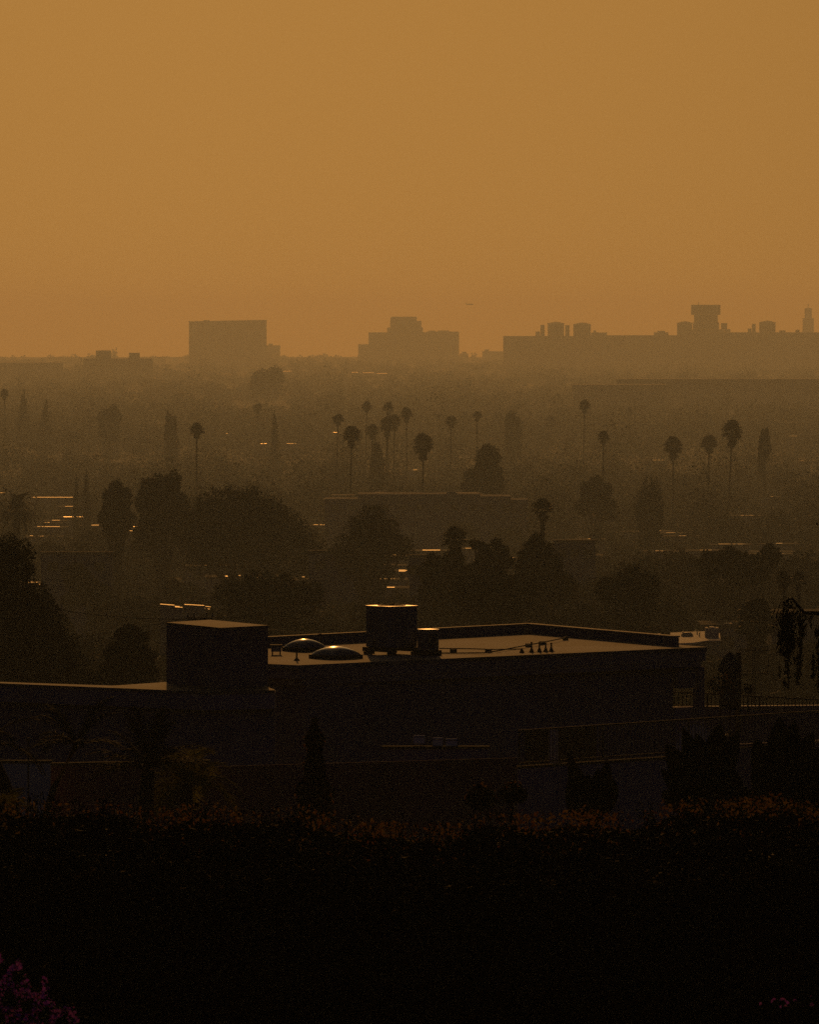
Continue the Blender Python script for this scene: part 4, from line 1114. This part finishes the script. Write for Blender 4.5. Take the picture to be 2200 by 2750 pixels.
# ---------------------------------------------------------------- skyline
def tower_thing(name, u, d, label):
    t = thing(name, (P(u, 900, d).x, d, -.5), label, 'building')
    return t, K * d
def zt_(v, d): return P(0, v, d).z + .5
d = 10500; t, m1 = tower_thing('slab_building', 611, d, 'plain wide slab building on the skyline, flat-topped and standing alone')
H0, H1 = zt_(866, d), zt_(862, d)
hw = 103.5 * m1
b = MB(); b.add([(-hw, 0, 0), (hw, 0, 0), (hw, 40, 0), (-hw, 40, 0), (-hw, 0, H0), (hw, 0, H1), (hw, 40, H1), (-hw, 40, H0)], [(3, 2, 1, 0), (4, 5, 6, 7), (0, 1, 5, 4), (1, 2, 6, 5), (2, 3, 7, 6), (3, 0, 4, 7)])
b.build('wall', M['tower'], t)
rb = MB()
rb.add([(-hw - .6, -.7, H0 + .02), (hw + .6, -.7, H1 + .02), (hw + .6, 41, H1 + .02), (-hw - .6, 41, H0 + .02), (-hw - .6, -.7, H0 + 1.5), (hw + .6, -.7, H1 + 1.5), (hw + .6, 41, H1 + 1.5), (-hw - .6, 41, H0 + 1.5)], [(3, 2, 1, 0), (4, 5, 6, 7), (0, 1, 5, 4), (1, 2, 6, 5), (2, 3, 7, 6), (3, 0, 4, 7)])
rb.build('parapet', M['tower'], t)
fn = MB()
for i in range(24): fn.box((-hw + (i + .5) * hw / 12, -.5, min(H0, H1) * .5 + 1), (.9, .9, min(H0, H1) - 4))
fn.build('fins', M['tower'], t)
MB().box((-hw * .55, 15, H0 + 2.2), (9, 9, 2.4)).build('lift_room', M['tower'], t)

d = 11300; t, m1 = tower_thing('stepped_tower', 1111, d, 'stepped block building with a taller central tower, mid skyline')
def seg(u0, u1, v, dep, y0, c=1111, v0=None):
    x0, x1 = (u0 - c) * m1, (u1 - c) * m1; H = zt_(v, d); z0 = 0 if v0 is None else zt_(v0, d)
    return ((x0 + x1) / 2, y0 + dep / 2, (H + z0) / 2), (x1 - x0, dep, H - z0)
MB().box(*seg(990, 1146, 893, 60, 0)).box(*seg(1146.5, 1233, 891, 56, 1)).build('wing', M['tower'], t)
MB().box(*seg(962, 989.5, 925, 40, 4)).build('annex', M['tower'], t)
MB().box(*seg(1040, 1136, 880, 40, 6, v0=893.2)).box(*seg(1048, 1132, 862, 36, 8, v0=880.2)).box(*seg(1049, 1120, 852, 32, 10, v0=862.2)).build('tower', M['tower'], t)
MB().box(*seg(1152, 1170, 888.5, 10, 6, v0=891.2)).box(*seg(1176, 1206, 888, 10, 6, v0=891.2)).build('plant_room', M['tower'], t)
MB().box(*seg(1052, 1118, 851, 8, 12, v0=852.2)).build('parapet', M['tower'], t)

d = 9300; t, m1 = tower_thing('shopping_complex', 1790, d, 'very long dark building on the right skyline with turrets along its roof')
c0 = 1790
MB().box(*seg(1354, 1560, 903, 90, 0, c0)).box(*seg(1560.5, 1860, 901, 92, 1, c0)).box(*seg(1860.5, 2330, 893, 90, 2, c0)).build('wall', M['tower'], t)
def turret(u0, u1, vb, vs, vp):
    x = ((u0 + u1) / 2 - c0) * m1; r = (u1 - u0) / 2 * m1
    MB().lathe((x, 16, 0), [(r, zt_(vb, d)), (r, zt_(vs, d))], 20).build('turret', M['tower'], t)
    return x, r
for (u0, u1, vb, vs, vp) in ((1472, 1516, 902.8, 870, 864.5), (1541, 1588, 902.8, 873, 866.5), (1820, 1861, 900.8, 869, 863), (2041, 2085, 892.8, 868, 861.5)):
    x, r = turret(u0, u1, vb, vs, vp)
    MB().lathe((x, 16, 0), [(r * 1.05, zt_(vs, d) + .05), (r * 1.03, zt_(vs, d) + .8), (r * .55, zt_(vp + 1.8, d)), (r * .08, zt_(vp, d))], 20).build('turret_roof', M['tower'], t)
def bits(name, *ss):
    b = MB()
    for (u0, u1, v, vb) in ss: b.box(*seg(u0, u1, v, 12, 20, c0, vb))
    b.build(name, M['tower'], t)
bits('chimney', (1453, 1464, 873, 902.8)); bits('chimney', (1520, 1531, 874, 902.8)); bits('chimney', (2023, 2032, 870, 892.8))
bits('stair_block', (1440, 1451.5, 891, 902.8)); bits('stair_block', (1590, 1632, 893.5, 900.8)); bits('stair_block', (1596, 1602, 888, 893.3)); bits('stair_block', (1759, 1797, 893, 900.8)); bits('stair_block', (1768, 1788, 889, 892.8)); bits('stair_block', (2012, 2021, 883, 892.8)); bits('stair_block', (2096, 2112, 888, 892.8)); bits('stair_block', (2140, 2150, 886, 892.8))
# flared tower
tw_ = MB()
for (u0, u1, v, vb) in ((1858, 1948, 885, 892.8), (1866, 1934, 866, 884.8), (1869, 1931, 846, 865.8), (1861, 1938, 819, 845.8)):
    tw_.box(*seg(u0, u1, v, 26, 30, c0, vb))
tw_.build('flared_tower', M['tower'], t)
MB().tube([((1880 - c0) * m1, 40, zt_(819, d)), ((1880 - c0) * m1, 40, zt_(812, d))], .5).build('antenna', M['tower'], t)
bits('side_block', (1940, 1955, 868, 884.6)); bits('side_block', (1949, 1964, 884.5, 892.6))
# terraces in front of the complex: two long roofs
for (u0, u1, v, d, lab) in ((1540, 1790, 1033, 4700, 'long low hazy roof, the nearer and lower of two under the big complex'), (1660, 2330, 1018, 5000, 'long low hazy roof running to the right edge under the big complex')):
    t, m1 = tower_thing('long_low_building', (u0 + u1) / 2, d, lab)
    H = zt_(v, d); wd = (u1 - u0) * m1
    MB().box((0, 20, (H - .8) / 2), (wd, 40, H - .8)).build('wall', M['tower'], t)
    MB().box((0, 20, H - .38), (wd + 1, 41, .7)).build('roof', M['tower'], t)
d = 7600
t, m1 = tower_thing('long_low_building', 60, d, 'long low hazy roof with a lit edge at the left end of the skyline')
H = zt_(974, d); MB().box((0, 20, H / 2), (210 * m1, 40, H)).build('wall', M['tower'], t)
o = MB().add([(-100 * m1, 0, 0), (100 * m1, 0, 0), (100 * m1, 4, .6), (-100 * m1, 4, .6)], [(0, 1, 2, 3)]).build('glint_panel', M['terrace'], t); o.location = (0, 0, H + .05)  # pale sloped strip added to make the roof edge look lit
t, m1 = tower_thing('low_block', 330, d, 'low wide block with a small boxy tower and lit edges on the left skyline')
MB().box(*seg(225, 408, 963, 40, 0, 330)).build('wall', M['tower'], t)
MB().box(*seg(257, 296, 942, 18, 3, 330, 963.2)).build('tower', M['tower'], t)
MB().box(*seg(346, 374, 948, 14, 3, 330, 963.2)).build('plant_room', M['tower'], t)
for u0, u1, v, y in ((270, 296, 941.5, 3), (300, 346, 962.5, 1), (376, 405, 962.5, 1)):
    o = MB().add([(-(u1 - u0) / 2 * m1, 0, 0), ((u1 - u0) / 2 * m1, 0, 0), ((u1 - u0) / 2 * m1, 4, 4 * math.tan(TILT)), (-(u1 - u0) / 2 * m1, 4, 4 * math.tan(TILT))], [(0, 1, 2, 3)]).build('glint_panel', M['terrace'], t)  # pale tilted strips added for the bright edges
    o.location = (((u0 + u1) / 2 - 330) * m1, y, zt_(v, d))
d = 12600; t, m1 = tower_thing('distant_tower', 2172, d, 'very faint slim tower at the far right of the skyline')
MB().box(*seg(2158, 2186, 855, 24, 0, 2172)).build('wall', M['tower'], t)
MB().box(*seg(2163, 2181, 828, 18, 3, 2172, 854.8)).build('upper_tower', M['tower'], t)
MB().tube([(0, 12, zt_(828, d)), (0, 12, zt_(816, d))], .6).build('spire', M['tower'], t)
for (u0, u1, v, d, lab) in ((715, 752, 928, 11800, 'faint low block touching the right side of the plain slab'), (1235, 1258, 950, 11900, 'faint low block right of the stepped tower'), (1296, 1352, 944, 12200, 'faint low block against the left end of the long complex')):
    t, m1 = tower_thing('faint_block', (u0 + u1) / 2, d, lab)
    c_ = (u0 + u1) / 2
    MB().box(*seg(u0, u1, v, 30, 0, c_)).build('wall', M['tower'], t)
    MB().box(*seg(u0 + 6, u0 + 18, v - 5, 10, 5, c_, v - .2)).build('plant_room', M['tower'], t)

# low aircraft
d = 11500; p = P(1262, 818, d)
t = thing('airplane', tuple(p), 'tiny dark airplane low in the empty sky right of the stepped tower', 'airplane', rz=math.radians(25))
MB().tube([(-7, 0, -.1), (-5.5, 0, 0), (0, 0, .1), (5, 0, .1), (7, 0, 0)], [.3, .6, .9, .8, .2], 10).build('fuselage', M['plane'], t, smooth=True)
MB().prism([(1.5, -8), (2.6, -8), (3.2, 0), (2.6, 8), (1.5, 8), (.6, 0)], .6, .9).build('wing', M['plane'], t)
upright([(-7.2, .2), (-5.2, .2), (-6.4, 2.6), (-7.4, 2.6)], -.12, .12).build('tail_fin', M['plane'], t)
MB().prism([(-7.2, -2.6), (-6.2, -2.6), (-5.6, 0), (-6.2, 2.6), (-7.2, 2.6)], .35, .5).build('tailplane', M['plane'], t)

# ---------------------------------------------------------------- valley trees: 250 individuals, then the rest as one wood
kinds = ['round', 'round', 'round', 'open', 'tall', 'round']
TG = [('dim round-topped tree packed among others on the slope behind the house', 'trees packed on the slope behind the house'),
      ('dim tree in the crowded canopy between the grey buildings and the fan palms', 'trees in the canopy around the grey buildings'),
      ('hazy tree in the crowded canopy around and beyond the fan palms', 'hazy trees around and beyond the fan palms')]
rg = random.Random(21)
def blocked(x, y, top_v, halfpx):
    """Keep the listed glints and faces open to view."""
    u = x / (K * y) + 1100
    for hx, hy, hu, hv, hw_ in house_xy:
        if y < hy + 3 and abs(u - hu) < hw_ + halfpx * .8 and top_v < hv + 3:
            return True
    for lu, lv, lh, ld in LM:
        if y < ld + 12 and abs(u - lu) < lh + halfpx and top_v < lv:
            return True
    return False
count = 0; tries = 0
while count < 250 and tries < 6000:
    tries += 1
    f = rg.random()
    d = 430 * (2300 / 430) ** (f ** .95)
    x = rg.uniform(-.064, .064) * d
    h = rg.uniform(6, 11.5) * (.8 if d < 700 else 1.0); w_ = rg.uniform(6, 12)
    g = ground_z(d)
    tv = HV + (ZC - g - h) / (K * d); hp = w_ / 2 / (K * d)
    if d < 600 and tv < 1560: continue
    if blocked(x, d, tv, hp): continue
    u = x / (K * d) + 1100
    if 1370 < d < 1430 and abs(u - 1145) < 300: continue
    if d < 1400 and tv < 1440 and 860 < u < 1430 and tv < 1400: continue
    if 560 < d < 640 and u > 1700 and u < 2000: continue
    if d < 620 and tv < 1735 and 1790 < u < 1960: continue
    k = kinds[rg.randrange(len(kinds))]; var = rg.randrange(4)
    lab, grp = TG[0] if d < 800 else TG[1] if d < 1400 else TG[2]
    dn = (4.0, 9.0, 2300, .46)
    place_tree(k, var, x, d, g, w_, h * 1.05, lab, grp, dense=dn, rz=rg.uniform(0, 6.28))
    count += 1

def far_wood():
    rng = np.random.default_rng(5)
    nT = 7500
    inv = rng.uniform(1 / 12500., 1 / 1250., nT)
    inv = np.where(rng.uniform(0, 1, nT) < .5, rng.uniform(1 / 12500., 1 / 3200., nT), inv)
    d = 1 / inv
    x = rng.uniform(-.075, .075, nT) * d
    h = rng.gamma(9, 1.05, nT) * np.where(rng.uniform(0, 1, nT) < .10, 1.6, 1.0); w_ = rng.uniform(6, 13, nT) * (1 + d / 14000)
    g = np.interp(d, GY, GZ)
    u = x / (K * d) + 1100; tv = HV + (ZC - g - h) / (K * d); hp = w_ / 2 / (K * d)
    ok = ~((u > 860) & (u < 1430) & (d < 1435))
    for hx, hy, hu, hv, hw_ in house_xy:
        ok &= ~((d < hy + 4) & (np.abs(u - hu) < hw_ + hp * .8) & (tv < hv + 3))
    for lu, lv, lh, ld in LM:
        ok &= ~((d < ld + 12) & (np.abs(u - lu) < lh + hp) & (tv < lv))
    ok &= ~((d > 9250) & (d < 9420) & (u > 1340)) & ~((d > 10480) & (d < 10560) & (u > 490) & (u < 730))
    ok &= ~((d > 4650) & (d < 5100) & (u > 1520))
    # keep the long roofs and the skyline blocks clear of taller trees in front
    ok &= ~((u > 1530) & (d < 5000) & (tv < 1036)) & ~((u > 1640) & (d < 5100) & (tv < 1020))
    ok &= ~((u < 420) & (d < 7600) & (tv < 972))
    d, x, h, w_, g = d[ok], x[ok], h[ok], w_[ok], g[ok]
    V = []; NV = 0
    for lo_, hi_, per, k1, k2 in ((0, 2600, 300, .42, 1 / 9000.), (2600, 99999, 90, .5, 1 / 5200.)):
        q = (d >= lo_) & (d < hi_)
        V.append(wood_leaves(x[q], d[q], h[q], w_[q], g[q], per, k1 + d[q] * k2, rng))
    v = np.concatenate(V); f = np.arange(len(v)).reshape(-1, 4)
    o = bpy.data.objects.new('far_woodland', np_mesh('far_woodland', v, f, M['farleaf']))
    tag(link(o), 'unbroken hazy canopy of far trees spreading to the skyline', 'woodland', kind='stuff')

def wood_leaves(x, d, h, w_, g, per, ls, rng):
    n = len(d)
    tall = rng.uniform(0, 1, n) < .25
    c = np.stack([x, d, g + h * .55], 1)
    nl = 5
    lob_c = rng.normal(0, 1, (n, nl, 3)) * .42 * np.stack([w_ * .5, w_ * .5, h * .42], 1)[:, None, :]
    li = rng.integers(0, nl, (n, per))
    base = np.take_along_axis(lob_c, li[:, :, None].repeat(3, 2), 1)
    dv = unit(n * per, rng).reshape(n, per, 3)
    rad = np.stack([w_ * .32, w_ * .32, h * .27], 1)[:, None, :] * (.5 + .55 * rng.uniform(0, 1, (n, per, 1)) ** .5)
    pts = c[:, None, :] + base + dv * rad
    pts[:, :, 2] = np.maximum(pts[:, :, 2], g[:, None] + .8)
    pts = pts.reshape(-1, 3)
    return leaf_cards(pts, np.repeat(ls, per) * 1.1, .75, rng)[0]
far_wood()

# ---------------------------------------------------------------- haze
HB = (-1600, 1600, -400, 14000, -1.5, 112.0)
hz = MB().box(((HB[0] + HB[1]) / 2, (HB[2] + HB[3]) / 2, (HB[4] + HB[5]) / 2), (HB[1] - HB[0], HB[3] - HB[2], HB[5] - HB[4]))
hm = bpy.data.materials.new('hazy_air'); hm.use_nodes = True
nt = hm.node_tree; nt.nodes.clear()
o_ = nt.nodes.new('ShaderNodeOutputMaterial'); pv = nt.nodes.new('ShaderNodeVolumePrincipled')
HAZE_D = 1.50e-4
pv.inputs['Color'].default_value = (.63, .79, 1.0, 1)
pv.inputs['Absorption Color'].default_value = (1, 1, 1, 1)
pv.inputs['Density'].default_value = HAZE_D
pv.inputs['Density Attribute'].default_value = ''
pv.inputs['Anisotropy'].default_value = .6
nt.links.new(pv.outputs[0], o_.inputs['Volume'])
hz = hz.build('haze', hm); tag(hz, kind='stuff')

# ---------------------------------------------------------------- sun and sky
SUN_AZ = -2.0      # degrees, negative = to the left of straight ahead
el, az = math.radians(SUN_EL), math.radians(SUN_AZ)
sd = Vector((math.sin(az) * math.cos(el), math.cos(az) * math.cos(el), math.sin(el)))
sl = bpy.data.lights.new('sun', 'SUN'); sl.energy = 2.5; sl.angle = math.radians(.5); sl.color = (1.0, .42, .088)
so = bpy.data.objects.new('sun', sl); link(so); so.location = (0, 0, 300)
so.rotation_euler = sd.to_track_quat('Z', 'Y').to_euler()

w = bpy.data.worlds.new('World'); S.world = w; w.use_nodes = True
nt = w.node_tree; nt.nodes.clear(); N = nt.nodes.new; Lk = nt.links.new
out = N('ShaderNodeOutputWorld'); bgd = N('ShaderNodeBackground'); bgd.inputs['Strength'].default_value = .10
sky = N('ShaderNodeTexSky'); sky.sky_type = 'NISHITA'; sky.sun_disc = False
sky.sun_elevation = el; sky.sun_rotation = az; sky.dust_density = 6.0; sky.air_density = 1.5; sky.ozone_density = .6
tc = N('ShaderNodeTexCoord')
mxv = N('ShaderNodeVectorMath'); mxv.operation = 'MAXIMUM'; mxv.inputs[1].default_value = (-2, -2, .06)
Lk(tc.outputs['Generated'], mxv.inputs[0]); Lk(mxv.outputs[0], sky.inputs[0])
dt = N('ShaderNodeVectorMath'); dt.operation = 'DOT_PRODUCT'; dt.inputs[1].default_value = sd
nv = N('ShaderNodeVectorMath'); nv.operation = 'NORMALIZE'; Lk(mxv.outputs[0], nv.inputs[0]); Lk(nv.outputs[0], dt.inputs[0])
rp = N('ShaderNodeValToRGB'); rp.color_ramp.interpolation = 'B_SPLINE'
mr = N('ShaderNodeMapRange'); mr.inputs[1].default_value = -1; mr.inputs[2].default_value = 1
Lk(dt.outputs['Value'], mr.inputs[0]); Lk(mr.outputs[0], rp.inputs[0])
e = rp.color_ramp.elements
e[0].position = 0; e[0].color = (.46, .37, .60, 1)
e[1].position = 1; e[1].color = (.53, .43, .31, 1)
for pos, cc in ((.45, (.18, .145, .26, 1)), (.75, (.16, .12, .09, 1)), (.92, (.53, .43, .31, 1))):
    q = rp.color_ramp.elements.new(pos); q.color = cc
mm = N('ShaderNodeMix'); mm.data_type = 'RGBA'; mm.blend_type = 'MULTIPLY'; mm.inputs[0].default_value = 1
Lk(sky.outputs[0], mm.inputs[6]); Lk(rp.outputs[0], mm.inputs[7])
Lk(mm.outputs[2], bgd.inputs[0]); Lk(bgd.outputs[0], out.inputs[0])

# ---------------------------------------------------------------- camera and render settings
cam = bpy.data.cameras.new('camera'); cam.sensor_fit = 'HORIZONTAL'; cam.sensor_width = 24; cam.lens = 200
cam.shift_y = -(1375 - HV) / 2200.0; cam.clip_start = .5; cam.clip_end = 40000
co = bpy.data.objects.new('camera', cam); link(co); co.location = (0, 0, ZC); co.rotation_euler = (math.pi / 2, 0, 0)
S.camera = co
S.render.engine = 'CYCLES'
cy = S.cycles
cy.max_bounces = 5; cy.diffuse_bounces = 2; cy.glossy_bounces = 2; cy.transmission_bounces = 3; cy.volume_bounces = 0; cy.transparent_max_bounces = 4
cy.use_denoising = False; cy.use_adaptive_sampling = False
cy.caustics_reflective = False; cy.caustics_refractive = False
S.view_settings.view_transform = 'Standard'; S.view_settings.look = 'None'; S.view_settings.gamma = 1
S.view_settings.exposure = -2.42
